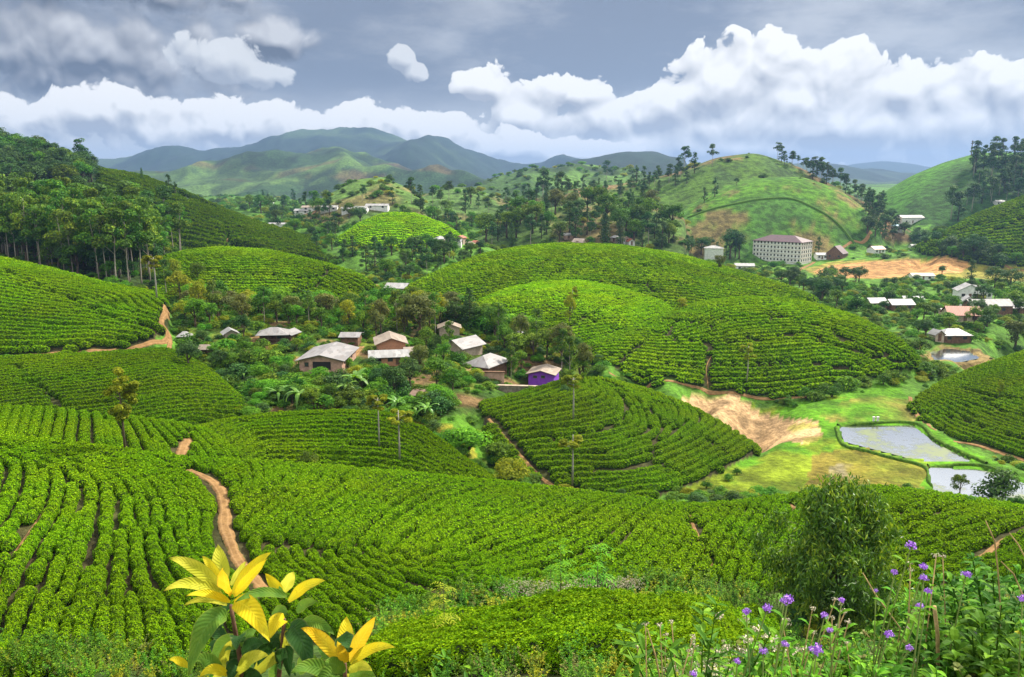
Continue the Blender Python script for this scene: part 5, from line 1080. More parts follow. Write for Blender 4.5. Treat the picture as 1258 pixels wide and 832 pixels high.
# mast on the right-hand hill, white posts by the pond
p = hit(1193, 192); p = p if p is not None else un(1193, 190, 725)
ms = obj('radio_mast', None, None, (p[0], p[1], gz(p[0], p[1]))); tag(ms, 'thin mast on top of the high green hill', 'mast')
obj('pole', MB().tube([(0, 0, -1), (0, 0, 13)], [0.45, 0.3], 6).me('pole', TIMBER), ms); obj('antenna', MB().box(-1.1, 1.1, -.2, .2, 10.2, 10.8).box(-.8, .8, -.2, .2, 12, 12.5).me('antenna', TIMBER), ms)
for px, lab in ((1073, 'left one of two short white posts on the pond bank'), (1078, 'right one of two short white posts on the pond bank')):
    p = hit(px, 519.5); ps = obj('marker_post', None, None, (p[0], p[1], gz(p[0], p[1]))); tag(ps, lab, 'post')
    obj('shaft', MB().box(-.13, .13, -.1, .1, -.3, .85).me('shaft', W_WHITE), ps); obj('cap', MB().box(-.18, .18, -.14, .14, .853, .95).me('cap', W_WHITE), ps)
print('houses', round(time.time() - T0, 1))
# ================================================================== planting
FOR = {PID['forest']}
grove([(-20, 318), (30, 328), (90, 342), (150, 352), (200, 348), (235, 338), (235, 322), (150, 322), (60, 312), (-20, 305)], 70, ['gum'], (13.5, 19), 'tall pale-trunked gum tree at the front of the left forest', 'gum trees along the front of the left forest', 2.6, seed=1, only=FOR, wide=0.95)
grove([(-20, 305), (60, 312), (150, 322), (240, 322), (250, 316), (200, 304), (130, 292), (60, 282), (-20, 274)], 92, ['gum', 'gum', 'gum', 'gum_dark'], (13.5, 20), 'gum tree deep inside the left forest, its crown showing over others', 'gum trees inside the left forest', 3.0, seed=2, only=FOR, wide=1.0)
grove([(-20, 312), (30, 325), (90, 340), (150, 350), (240, 336), (245, 318), (150, 305), (-20, 285)], 70, ['broad', 'dark_round', 'broad'], (5, 10), 'low leafy tree under the tall gums of the left forest', 'understorey trees of the left forest', 3.0, seed=3, only=FOR, wide=1.2)
SL = {PID['left_slope']}
grove([(-20, 178), (50, 198), (105, 213), (118, 222), (90, 240), (40, 240), (-20, 235)], 105, ['gum_dark', 'dark_round', 'dark_round', 'broad'], (8, 14), {'eucalyptus_tree': 'dark gum tree of the wood on the high left ridge', 'dark_tree': 'dark round-crowned tree of the wood on the high left ridge', 'broadleaf_tree': 'green round-crowned tree of the wood on the high left ridge'}, 'trees of the wood on the high left ridge', 3.4, seed=4, only=SL, wide=1.25)
for (px, py, hp_, k, lab) in [(103, 213, 44, 'gum_dark', 'tallest dark gum standing on the skyline at the end of the left wood'), (108, 215, 30, 'gum_dark', 'smaller dark gum beside the tallest one at the end of the left wood'), (117, 217, 26, 'gum_dark', 'thin gum alone on the skyline just right of the left wood'),
                              (132, 218, 9, 'gum_dark', 'very small tree on the bare skyline of the left slope'), (175, 226, 20, 'cypress', 'small pointed conifer on the skyline of the left slope'), (208, 240, 26, 'dark', 'dark narrow tree on the left slope skyline, third along'), (216, 243, 20, 'dark', 'short dark tree close beside the narrow one on the left slope'), (240, 252, 14, 'dark_round', 'small round tree low on the left slope skyline')]:
    at_px(k, px, py, hp_, lab)
VAL = {0, PID['knoll_far'], PID['ridge_a'], PID['wood_spur'], PID['knoll'], PID['left_slope'], PID['big_outer'], PID['mid_green']}
V0 = {0, PID['wood_spur'], PID['ridge_a'], PID['knoll_far']}
mixd = ['dark', 'dark', 'dark_round', 'broad', 'broad', 'gum_dark']
lt = {'dark_tree': 'dark crowned tree in the valley behind the village', 'broadleaf_tree': 'green rounded tree in the valley behind the village', 'eucalyptus_tree': 'tall sparse gum tree in the valley behind the village', 'cypress_tree': 'dark pointed tree in the valley behind the village'}
grove([(400, 300), (470, 308), (560, 305), (600, 312), (560, 335), (500, 350), (460, 340), (420, 325)], 36, mixd, (5, 10), lt, 'trees in the valley behind the village', 4, seed=5, only=VAL, wide=1.2)
grove([(330, 260), (420, 268), (540, 262), (600, 272), (580, 300), (470, 300), (420, 295), (390, 310), (340, 295)], 46, mixd, (5.5, 11), {k: v.replace('behind the village', 'around the bright green knoll') for k, v in lt.items()}, 'trees around the bright green knoll', 6, seed=6, only=V0, wide=1.15)
grove([(300, 240), (420, 250), (540, 245), (640, 255), (620, 270), (500, 258), (380, 268), (300, 262)], 36, ['dark', 'broad', 'gum_dark'], (8, 16), {k: v.replace('in the valley behind the village', 'on the far low ridges beyond the knoll') for k, v in lt.items()}, 'trees on the far low ridges', 8, seed=7, wide=1.1)
grove([(580, 300), (620, 275), (690, 255), (790, 254), (830, 272), (830, 305), (740, 314), (650, 312)], 60, ['dark', 'dark', 'broad', 'gum_dark', 'cypress', 'broad', 'olive'], (10, 17), 'tree of the wood on the spur behind the broad tea dome', 'trees of the wooded spur', 4.5, seed=8, only={PID['wood_spur'], 0}, wide=1.15)
for (px, py, hp_, k, lab) in [(667, 250, 42, 'gum_dark', 'tall layered dark tree standing above the wooded spur'), (690, 246, 34, 'gum_dark', 'broad open gum tree above the middle of the wooded spur'), (697, 248, 30, 'gum_dark', 'open gum tree touching the broad one above the wooded spur'), (745, 226, 28, 'gum_dark', 'tall dark gum on the brown ridge behind the wooded spur'),
                              (840, 213, 34, 'gum_dark', 'tall dark tree at the left foot of the far hill summit'), (853, 213, 26, 'dark', 'rounder dark tree right of the tall one at the far hill summit'), (875, 204, 26, 'gum_dark', 'dark tree standing highest on the left shoulder of the far hill'), (865, 250, 20, 'dark', 'small dark tree in the dip left of the far hill'), (878, 242, 24, 'dark', 'narrow dark tree on the left edge of the far tea hill'), (905, 228, 10, 'dark_round', 'tiny round tree on the green slope below the far hill summit')]:
    at_px(k, px, py, hp_, lab, wide=1.15)
grove([(600, 262), (640, 246), (760, 228), (830, 216), (850, 225), (780, 250), (700, 252), (620, 272)], 40, ['dark', 'gum_dark'], (8, 15), 'dark tree scattered on the brown ridge behind the wooded spur', 'trees scattered on the brown ridge', 7, seed=9, only={PID['big_outer']}, wide=1.1)
grove([(950, 192), (985, 204), (1040, 234), (1088, 262), (1078, 272), (1035, 245), (990, 216), (955, 200)], 46, ['gum_dark', 'dark', 'gum_dark'], (9, 17), 'dark tree in the line along the right-hand ridge of the far hill', 'trees along the right ridge of the far hill', 5, seed=10, only={PID['big_outer']}, wide=1.15)
grove([(1060, 262), (1110, 275), (1120, 290), (1085, 300), (1060, 285)], 22, ['dark', 'dark_round'], (7, 12), 'dark tree crowding the gap where the valley road climbs', 'trees in the gap of the valley road', 5, seed=11, wide=1.15)
grove([(790, 300), (850, 312), (930, 325), (1005, 325), (1000, 318), (920, 318), (850, 305)], 22, ['dark_round', 'broad', 'dark'], (6, 12), 'tree standing round the white blocks at the foot of the far hill', 'trees around the white blocks', 5, seed=12, only={0, PID['big_front']}, wide=1.2)
for (px, py, hp_, k, lab) in [(897, 318, 40, 'dark_round', 'big dark double-crowned tree left of the plum-roofed block'), (908, 318, 34, 'dark_round', 'dark tree touching the plum-roofed block on its left'), (884, 333, 24, 'olive', 'grey-green tree in front of the white three-storey building'), (1005, 312, 22, 'dark', 'dark tree behind the right corner of the plum-roofed block')]:
    at_px(k, px, py, hp_, lab)
grove([(1195, 200), (1258, 195), (1290, 200), (1290, 245), (1225, 250), (1180, 272), (1160, 290), (1195, 240)], 60, ['gum_dark', 'dark', 'gum_dark'], (13, 22), 'dark gum tree of the wood on the right-hand hill', 'gum trees of the wood on the right hill', 6, seed=13, wide=1.2)
for (px, py, hp_, k, lab) in [(1168, 270, 44, 'gum_dark', 'big spreading gum standing alone below the right-hand wood'), (1196, 318, 34, 'dark_round', 'large dark round tree beside the far end of the sports ground'), (1183, 320, 24, 'dark_round', 'smaller dark tree left of the large round one by the sports ground'), (1215, 320, 20, 'dark_round', 'low dark tree right of the large round one by the sports ground'), (1192, 348, 30, 'dark', 'tall irregular tree at the near edge of the sports ground'),
                              (1157, 340, 15, 'dark_round', 'small round tree on the near edge of the sports ground'), (1220, 192, 12, 'dark', 'small tree on the bare crest of the high right hill'), (1246, 196, 22, 'gum_dark', 'open umbrella shaped tree on the crest at the far right')]:
    at_px(k, px, py, hp_, lab, wide=1.2)
grove([(1120, 292), (1190, 300), (1258, 322), (1300, 332), (1258, 330), (1170, 318), (1120, 305)], 24, ['dark_round', 'broad', 'bush_dark'], (5, 9), 'dark leafy tree in the band beyond the sports ground', 'trees beyond the sports ground', 5, seed=14, wide=1.2)
grove([(900, 345), (985, 344), (1060, 346), (1040, 362), (1010, 372), (960, 352)], 26, ['dark_round', 'broad', 'bush_dark', 'dark_round'], (4.5, 8), 'dark leafy tree in the belt right of the broad tea dome', 'trees in the belt beside the tea dome', 3.5, seed=15, only={0}, wide=1.25)
grove([(1000, 372), (1090, 366), (1258, 350), (1300, 372), (1300, 425), (1210, 420), (1130, 405), (1060, 388)], 60, ['broad', 'dark_round', 'broad', 'bush', 'dark'], (3.5, 7), {'broadleaf_tree': 'green rounded tree among the houses of the right-hand valley', 'dark_tree': 'dark tree among the houses of the right-hand valley', 'bush': 'green bush among the houses of the right-hand valley'}, 'trees among the houses of the right valley', 3.2, seed=16, only={0}, wide=1.2)
for (px, py, hp_, k, lab) in [(1137, 416, 26, 'dark_round', 'dark round tree at the left of the upper pond houses'), (1128, 412, 22, 'dark_round', 'dark tree left of the round one by the upper pond'), (1192, 420, 20, 'bush', 'round bush right of the white patched roof'), (1130, 432, 22, 'bush', 'round bush at the end of the red path by the upper pond'), (1135, 462, 26, 'bush', 'big round bush at the right tip of the front tea dome'), (1152, 460, 20, 'bush', 'smaller bush right of the big one at the tip of the front tea dome'), (1247, 428, 44, 'olive', 'thin olive tree at the right edge above the tea field'), (1207, 372, 26, 'dark_round', 'dark tree right of the double gabled house'), (1240, 360, 34, 'dark_round', 'huge dark crown at the right behind the long sheds'), (1222, 354, 30, 'dark_round', 'dark crown left of the huge one behind the long sheds')]:
    at_px(k, px, py, hp_, lab, wide=1.15)
for i, (px, py, hp_) in enumerate([(968, 497, 13), (990, 490, 20), (1000, 492, 16), (1012, 488, 20), (1040, 478, 24), (1028, 482, 16), (975, 500, 10), (1085, 472, 16), (1098, 470, 18), (1110, 468, 14), (1022, 488, 15)]):
    at_px('bush', px, py, hp_, 'leafy green bush along the foot of the front tea dome', 'bushes along the foot of the front tea dome', wide=1.2)
for i, (px, py, hp_) in enumerate([(858, 612, 14), (868, 600, 12), (905, 583, 10), (880, 608, 10), (895, 590, 12)]):
    at_px('bush', px, py, hp_, 'low bush at the tip of the tea spur by the meadow', 'bushes at the tip of the tea spur', wide=1.2)
at_px('bush_dark', 1228, 616, 50, 'big low rounded dark tree in front of the lower pond', wide=1.0); at_px('broad', 1178, 612, 38, 'slim young tree reflected in the lower pond', wide=.8)
for px, py, hp_ in [(1195, 622, 18), (1250, 625, 22)]: at_px('bush', px, py, hp_, 'low bush on the bank of the lower pond', 'bushes by the lower pond', wide=1.3)
# village trees, one by one
for (px, py, hp_, k, lab, wd) in [(577, 408, 58, 'cypress', 'tall black-green cypress behind the grey hipped roof', 1.3), (573, 405, 40, 'cypress', 'shorter cypress left of the tall one behind the grey hipped roof', 1.2), (516, 415, 58, 'olive', 'broad grey-green tree behind the brick gable house', 1.15), (497, 412, 44, 'olive', 'smaller grey-green tree behind the tan roofed shed', 1.0), (608, 418, 46, 'broad', 'dense round tree right of the tall cypress', 1.1),
    (632, 442, 40, 'broad', 'flat-topped tree behind the tall grey roof', 1.3), (655, 440, 38, 'broad', 'leafy tree left of the pale trunks behind the purple house', 1.2), (672, 440, 44, 'broad', 'tree with pale trunks behind the purple house', 1.0), (690, 448, 58, 'olive', 'faded olive tree right of the purple house', .9), (705, 450, 40, 'broad', 'bushy tree at the right end of the village', 1.2), (712, 470, 40, 'broad', 'rounded tree next to the pole tree right of the purple house', 1.1), (697, 478, 30, 'broad', 'lower tree against the right wall of the purple house', 1.1),
    (484, 492, 52, 'dark_round', 'dark leafy tree in front of the low brick house', 1.0), (504, 478, 44, 'dark_round', 'dark tree just right of the one before the brick house', 1.0), (463, 478, 30, 'dark_round', 'lower dark tree left of the one before the brick house', 1.2), (537, 478, 44, 'broad', 'leafy tree below the grey hipped roof', 1.2), (556, 484, 36, 'broad', 'rounded tree left of the pink garden wall', 1.2), (545, 500, 30, 'bush_bright', 'bright bush right of the tiny cream shed', 1.0), (562, 470, 26, 'broad', 'small tree against the tall grey roof', 1.1),
    (300, 420, 38, 'dark_round', 'dark oval tree left of the veranda house', .8), (232, 452, 34, 'dark_round', 'dark bushy tree below the white sheet roof', 1.3), (272, 455, 30, 'dark_round', 'dark bushy tree right of the pink roofed hut', 1.2), (240, 402, 42, 'bright', 'bright round tree right of the road bend', 1.1), (258, 400, 34, 'broad', 'green tree behind the bright one at the road bend', 1.1), (228, 395, 30, 'yellow', 'yellow-green small tree nearest the road bend', 1.0), (268, 380, 42, 'broad', 'tall green tree on the rise above the road bend', 1.0),
    (402, 392, 40, 'olive', 'brownish olive tree at the foot of the small tea hill', 1.1), (390, 398, 26, 'olive', 'smaller olive tree left of the brownish one', 1.1), (440, 405, 28, 'bright', 'bright young tree behind the longhouse', 1.1), (455, 402, 32, 'yellow', 'yellow-green tree behind the brick gable', 1.0), (365, 400, 30, 'bright', 'bright green tree behind the veranda house', 1.2), (340, 396, 30, 'broad', 'green tree uphill of the veranda house', 1.1), (318, 392, 34, 'broad', 'tree uphill and left of the veranda house', 1.1), (420, 398, 22, 'bright', 'low bright tree over the longhouse roof', 1.2), (538, 400, 46, 'yellow', 'thin yellowish tree left of the cypresses', .7), (700, 400, 44, 'yellow', 'sparse yellowish tree on the edge of the middle tea dome', .5),
    (838, 382, 18, 'yellow', 'round yellow-green tree between two tea domes', 1.3), (739, 350, 8, 'yellow', 'tiny yellow tree on the crest of the middle tea dome', 1.2), (205, 366, 50, 'gum', 'thin gum at the right edge of the left forest by the road', 1.0), (222, 372, 44, 'yellow', 'yellow-green tree between the road and the small tea hill', .9), (243, 345, 26, 'broad', 'leafy tree on the left rim of the small tea hill', 1.2), (215, 350, 36, 'yellow', 'light yellow-green tree under the right end of the forest', 1.0)]:
    at_px(k, px, py, hp_, lab, wide=wd)
for (px, py, hp_, k, wd) in [(372, 452, 14, 'bush', 1.3), (390, 453, 10, 'bush_dark', 1.4), (410, 454, 12, 'bush', 1.3), (428, 452, 16, 'bush_bright', 1.2), (456, 452, 16, 'bush_dark', 1.2), (470, 456, 14, 'bush', 1.2), (497, 455, 20, 'broad', 1.0), (515, 448, 26, 'broad', 1.0), (524, 432, 34, 'broad', 1.0), (536, 438, 30, 'dark_round', 1.0), (545, 450, 34, 'broad', 1.0),
    (560, 448, 22, 'bush', 1.2), (588, 470, 14, 'bush_dark', 1.2), (612, 470, 16, 'bush', 1.2), (626, 462, 30, 'broad', 1.0), (640, 458, 34, 'broad', 1.0), (642, 482, 12, 'bush', 1.2), (694, 484, 14, 'bush_dark', 1.2), (322, 428, 16, 'bush', 1.3), (350, 428, 14, 'bush_dark', 1.3), (365, 432, 20, 'broad', 1.0), (300, 440, 24, 'broad', 1.1), (316, 446, 20, 'broad', 1.1), (350, 448, 18, 'bush_bright', 1.2), (250, 425, 24, 'dark_round', 1.1), (276, 430, 20, 'bush', 1.2), (447, 412, 34, 'broad', 1.0), (462, 416, 40, 'olive', .9), (500, 405, 50, 'olive', 1.0), (528, 405, 46, 'broad', 1.0), (590, 410, 40, 'broad', 1.1), (560, 402, 36, 'dark_round', 1.0), (620, 430, 36, 'broad', 1.1), (395, 405, 30, 'broad', 1.1), (355, 400, 30, 'broad', 1.0), (300, 400, 36, 'broad', 1.0)]:
    at_px(k, px, py, hp_, 'leafy green bush crowding close against the village houses' if k.startswith('bush') else 'leafy tree crowding close against the village houses', 'greenery crowding the village houses', wide=wd)
for (px, py, hp_, k, wd) in [(700, 474, 66, 'gum', .9), (716, 470, 56, 'olive', .75), (690, 462, 62, 'gum', .9), (660, 430, 54, 'gum', 1.0), (640, 430, 50, 'olive', .8), (612, 425, 56, 'gum', 1.0), (535, 412, 56, 'gum', 1.0), (520, 408, 62, 'olive', .8), (488, 408, 54, 'gum', .95), (468, 412, 50, 'olive', .8), (450, 402, 48, 'gum', 1.0), (428, 405, 42, 'yellow', .8), (380, 402, 46, 'gum', 1.0), (360, 396, 42, 'olive', .85), (325, 398, 48, 'gum', 1.0), (298, 405, 50, 'olive', .8), (262, 395, 54, 'gum', 1.0), (245, 388, 50, 'yellow', .7), (552, 440, 48, 'gum', .9), (628, 468, 46, 'gum', .9), (516, 460, 46, 'olive', .8)]:
    at_px(k, px, py, hp_, 'tall feathery light tree rising between and behind the village houses', 'tall feathery trees in the village', wide=wd)
grove([(210, 350), (260, 378), (340, 380), (450, 378), (560, 382), (640, 400), (700, 425), (700, 445), (640, 425), (560, 400), (440, 395), (330, 392), (240, 395)], 85, ['broad', 'broad', 'bright', 'olive', 'yellow', 'bush', 'bush_bright'], (3.0, 6.5), {'broadleaf_tree': 'small leafy tree in the thicket behind the village houses', 'bush': 'leafy bush in the thicket behind the village houses'}, 'thicket behind the village', 2.2, seed=20, only={0}, wide=1.25)
grove([(225, 430), (300, 440), (380, 452), (480, 470), (560, 500), (530, 520), (440, 505), (330, 500), (280, 480)], 95, ['bush', 'bush_bright', 'broad', 'bush_dark', 'bush'], (1.3, 3.2), {'broadleaf_tree': 'small leafy tree on the bank below the village houses', 'bush': 'leafy bush on the bank below the village houses'}, 'bushes below the village', 1.6, seed=21, only={0}, wide=1.25)
at_px('bush_bright', 571, 556, 40, 'wide bright green creeper-covered bush below the village', wide=1.5); at_px('bush_bright', 545, 545, 24, 'smaller bright bush left of the wide creeper-covered one', wide=1.6)
for (px, py, hp_, lab) in [(628, 590, 38, 'tall yellow-green bush at the foot of the red path'), (612, 560, 26, 'upper yellow-green bush beside the red path'), (650, 596, 22, 'low yellow-green bush right of the tall one by the red path')]: at_px('bush_olive' if hp_ > 30 else 'bush', px, py, hp_, lab, wide=1.15)
at_px('bush', 378, 570, 22, 'dark bush at the left end of the middle tea hill', wide=1.3)
for (px, py, hp_, k, lab) in [(154, 560, 122, 'tuft', 'tall thin tree with an oval yellow-green crown, alone in the left tea'), (466, 553, 76, 'pole', 'left of two thin pale poles with a yellow tuft in the middle tea'), (491, 571, 80, 'pole', 'right of two thin pale poles with a yellow tuft in the middle tea'), (703, 600, 80, 'pole', 'thin pole tree with a yellow tuft at the foot of the tea spur'), (704, 520, 66, 'pole', 'thin pole tree just right of the purple house'), (917, 472, 56, 'pole', 'faint leafless pole tree on the front tea dome'), (1227, 492, 28, 'tuft', 'small brown tufted tree in the right-hand tea field'), (703, 390, 40, 'pole', 'pale feathery pole tree on the middle tea dome'), (193, 372, 62, 'pole', 'slender pole tree at the road corner under the forest'), (667, 332, 12, 'pole', 'very small pole tree on the broad tea dome')]:
    at_px(k, px, py, hp_, lab, wide=1.5 if k == 'pole' else 1.05, parts=True)
# ---- banana plants
LEAF_BAN = leafmat('banana_leaf', (0.06, 0.16, 0.012), (0.10, 0.25, 0.018), (0.17, 0.33, 0.03), 0.35, 0.4, 0.35, 0.12)
def banana(seed):
    rg = random.Random(seed); st_ = MB().tube([(0, 0, -.2), (0.03, 0, .8), (0, .02, 1.7)], [.14, .11, .07], 8).me('stem', plain('banana_stem', (0.20, 0.22, 0.07), .7)); vs, fs, tt = [], [], []
    for k in range(9):
        a = k * 2.4 + rg.uniform(-.3, .3); L = rg.uniform(1.5, 2.2); lift = rg.uniform(0.5, 1.25); W_ = rg.uniform(.22, .3); b = len(vs)
        for i in range(8):
            u = i / 7; r_ = L * math.sin(u * 1.3) / 1.0; z = 1.6 + L * (lift * u - (0.55 + .3 * (1.3 - lift)) * u * u * 1.6); wv = W_ * math.sin(min(1, u * 1.15 + 0.12) * 3.0) ** .6
            cx, cy = math.cos(a) * r_, math.sin(a) * r_; nx_, ny_ = -math.sin(a), math.cos(a)
            vs += [(cx + nx_ * wv, cy + ny_ * wv, z - wv * .25), (cx, cy, z), (cx - nx_ * wv, cy - ny_ * wv, z - wv * .25)]
        for i in range(7):
            for j in range(2): fs.append((b + i * 3 + j, b + i * 3 + j + 1, b + i * 3 + j + 4, b + i * 3 + j + 3)); tt.append(rg.uniform(.2, 1))
    return st_, merge_mesh('leaves', [(vs, fs, 0, np.array(tt))], [LEAF_BAN])
BAN = [banana(s) for s in range(3)]
for i, (px, py, s_) in enumerate([(302, 488, 1.0), (318, 480, .9), (343, 496, 1.15), (368, 499, 1.3), (352, 486, .9), (437, 482, 1.5), (425, 488, 1.2), (525, 515, 1.1), (488, 508, 1.1), (508, 512, .9), (276, 476, .9), (300, 470, .9), (700, 440, 1.2)]):
    p = hit(px, py); e = obj('banana_plant', None, None, (p[0], p[1], gz(p[0], p[1])), i * 1.3, s_ * .85); tag(e, 'banana plant with big arching leaves on the slope below the village houses' if i < 12 else 'banana plant behind the purple house with pale stems', 'banana plant', 'banana plants of the village' if i < 12 else None)
    obj('stem', BAN[i % 3][0], e); obj('leaves', BAN[i % 3][1], e)
# ---- low growth of the valley: one object
und = bpy.data.collections.new('undergrowth_library')
for i, k in enumerate(['bush', 'bush', 'bush_bright', 'bush_dark', 'bush_olive']): und.objects.link(bpy.data.objects.new('low_%02d' % i, TR[k][i % len(TR[k])]['whole']))
free = (GP == 0) | isp('wood_spur', 'knoll_far', 'ridge_a', 'big_outer', 'big_front', 'mid_green', 'forest')
mead = np.zeros(GZ.shape, bool)
for pl in ([(840, 606), (870, 560), (905, 548), (945, 552), (850, 510), (790, 478), (860, 478), (960, 490), (1040, 487), (1125, 465), (1120, 500), (1150, 530), (1258, 572), (1400, 610), (1400, 660), (1160, 612), (1085, 604), (1000, 610), (905, 622)],
           [(980, 345), (985, 325), (1020, 320), (1130, 318), (1258, 320), (1320, 330), (1300, 350), (1200, 345), (1130, 345)], [(1130, 446), (1125, 426), (1160, 422), (1210, 430), (1225, 444), (1180, 455)]):
    mead |= inpoly(GX, GY, wpoly(pl) if pl[0][0] != 840 else [tuple(unz(q[0], q[1], -36)) for q in pl])
cand = free & ~mead & (GY > 80) & (GY < 1100)
ii, jj = np.nonzero(cand); fx, fy, _ = proj(np.column_stack([GX[ii, jj], GY[ii, jj], GZ[ii, jj]]))
wgt = np.where((fx > -150) & (fx < 1400), 1.0, 0); gpv = GP[ii, jj]; wgt *= np.where(np.isin(gpv, [PID['big_front'], PID['right_front'], PID['right_big']]), 0.025, np.where(gpv == PID['left_slope'], 0.12, np.where(gpv == PID['big_outer'], 0.2, np.where(gpv == 0, 1.0, 0.6))))
wgt *= (NZ2[ii, jj] + NZ1[ii, jj] > -0.05) * 1.0 + 0.12; wgt *= np.where(GY[ii, jj] < 135, 0.75, 1.0); wgt *= 1 / GY[ii, jj] ** 0.3
pick = rng.choice(len(ii), 9000, replace=False, p=wgt / wgt.sum()); ii, jj = ii[pick], jj[pick]
ux = GX[ii, jj] + rng.normal(0, .5, len(ii)); uy = GY[ii, jj] + rng.normal(0, .8, len(ii)); okk = ~dist_path(ux, uy, 0.7)
for (a, b, r_) in KEEP: okk &= np.hypot(ux - a, uy - b) > r_ * 0.9
ux, uy = ux[okk], uy[okk]; n = len(ux); s_ = (rng.uniform(0.5, 1.5, n) ** 1.5) * np.clip(0.55 + uy / 190, 0.8, 4.2)
instancer('undergrowth', np.column_stack([ux, uy, zat(ux, uy) - .1]), np.column_stack([np.zeros(n), np.zeros(n), rng.uniform(0, 6.28, n)]), np.column_stack([s_ * 1.2, s_ * 1.2, s_ * rng.uniform(.6, 1.0, n)]), rng.choice([0, 0, 1, 1, 2, 3, 4], n), und, 'tangled green scrub filling the valley between houses and trees', 'undergrowth')
print('planting', round(time.time() - T0, 1))
# ================================================================== foreground
def blade(pts, width, up, fold=0.18, n=None, tip=1.0, wave=0.0, prof=None):
    """a leaf along a curve: five vertices across, creased at the midrib"""
    pts = [Vector(p) for p in pts]; n = len(pts); vs, fs = [], []; up = Vector(up)
    for i, p in enumerate(pts):
        u = i / (n - 1); d = (pts[min(i + 1, n - 1)] - pts[max(i - 1, 0)]).normalized(); s = d.cross(up).normalized(); nn = s.cross(d).normalized()
        w_ = width / 2 * (math.sin(math.pi * (0.03 + 0.97 * u) ** 0.82) ** 0.8 if u < 0.999 else 0.0) + width * 0.02 * (1 - u)
        wv = wave * width * math.sin(u * 14)
        for k in (-1, -.5, 0, .5, 1): vs.append(p + s * (w_ * k) + nn * (abs(k) * w_ * fold * 2 + wv * abs(k) * (1 if k > 0 else -1)))
    for i in range(n - 1):
        for k in range(4): fs.append((i * 5 + k, i * 5 + k + 1, i * 5 + k + 6, i * 5 + k + 5))
    return vs, fs
def arc(a, b, sag, n=9):
    a, b = Vector(a), Vector(b); return [a.lerp(b, i / (n - 1)) + Vector((0, 0, sag * 4 * (i / (n - 1)) * (1 - i / (n - 1)))) for i in range(n)]
def bigleaf(name, c, c2, edge, trans=0.4, edge2=None):
    m_, t, o = newmat(name); tcn = t.n('ShaderNodeTexCoord'); v = tcn.outputs['Object']; oi = t.n('ShaderNodeObjectInfo')
    off = t.v('ADD', v, t.n('ShaderNodeCombineXYZ').outputs[0]); nz = t.noise(v, 14, 5, 0.6); nz2 = t.noise(v, 75, 4, 0.65)
    cc_ = t.mix(t.ss(nz, 0.35, 0.65), c, c2); cc_ = t.mix(t.m('MULTIPLY', t.ss(nz2, 0.62, 0.72), 0.6), cc_, edge)
    ac = t.n('ShaderNodeAttribute', attribute_name='across').outputs['Fac']; al = t.n('ShaderNodeAttribute', attribute_name='along').outputs['Fac']
    vn = t.m('PINGPONG', t.m('SUBTRACT', t.m('MULTIPLY', al, 13.0), t.m('MULTIPLY', ac, 2.2)), 0.5); vein = t.m('MAXIMUM', t.m('SUBTRACT', 1.0, t.ss(vn, 0.0, 0.10)), t.m('SUBTRACT', 1.0, t.ss(ac, 0.03, 0.10)))
    cc_ = t.mix(t.m('MULTIPLY', vein, 0.22), cc_, edge2 if edge2 else tuple(min(1, q * 1.5 + .05) for q in c)); cc_ = t.mix(t.m('MULTIPLY', t.ss(t.m('ADD', ac, t.m('MULTIPLY', nz, 0.3)), 0.98, 1.18), 0.5), cc_, edge)
    p_ = pbsdf(t, cc_, 0.55, 0.08, 0, (t.m('ADD', vn, t.m('MULTIPLY', t.noise(v, 60, 3, 0.5), 0.3)), 0.5, 0.004)); tr = t.n('ShaderNodeBsdfTranslucent'); t.put(tr.inputs[0], cc_); mx = t.n('ShaderNodeMixShader'); mx.inputs[0].default_value = trans
    t.put(mx.inputs[1], p_); t.put(mx.inputs[2], tr.outputs[0]); t.put(o.inputs[0], mx.outputs[0]); return m_
LF = dict(y=bigleaf('yellow_leaf', (0.74, 0.56, 0.015), (0.66, 0.58, 0.025), (0.25, 0.12, 0.03)), o=bigleaf('amber_leaf', (0.78, 0.47, 0.015), (0.76, 0.57, 0.03), (0.30, 0.13, 0.03)),
          l=bigleaf('lime_leaf', (0.46, 0.47, 0.03), (0.60, 0.56, 0.05), (0.2, 0.25, 0.04)), g=bigleaf('green_leaf', (0.09, 0.20, 0.025), (0.16, 0.28, 0.03), (0.3, 0.32, 0.06)), d=bigleaf('deep_green_leaf', (0.025, 0.075, 0.018), (0.04, 0.11, 0.022), (0.2, 0.22, 0.08)))
def zp(X, Y): return 200 + X / 4.193, 660 + Y / 4.193
SH = obj('yellow_leaved_shrub', None, None, (un(290, 800, 2.1)[0], 2.1, gz(-0.7, 2.1))); tag(SH, 'shrub with big yellow and green pointed leaves close in front at the bottom', 'shrub')
bx0 = Vector(SH.location)
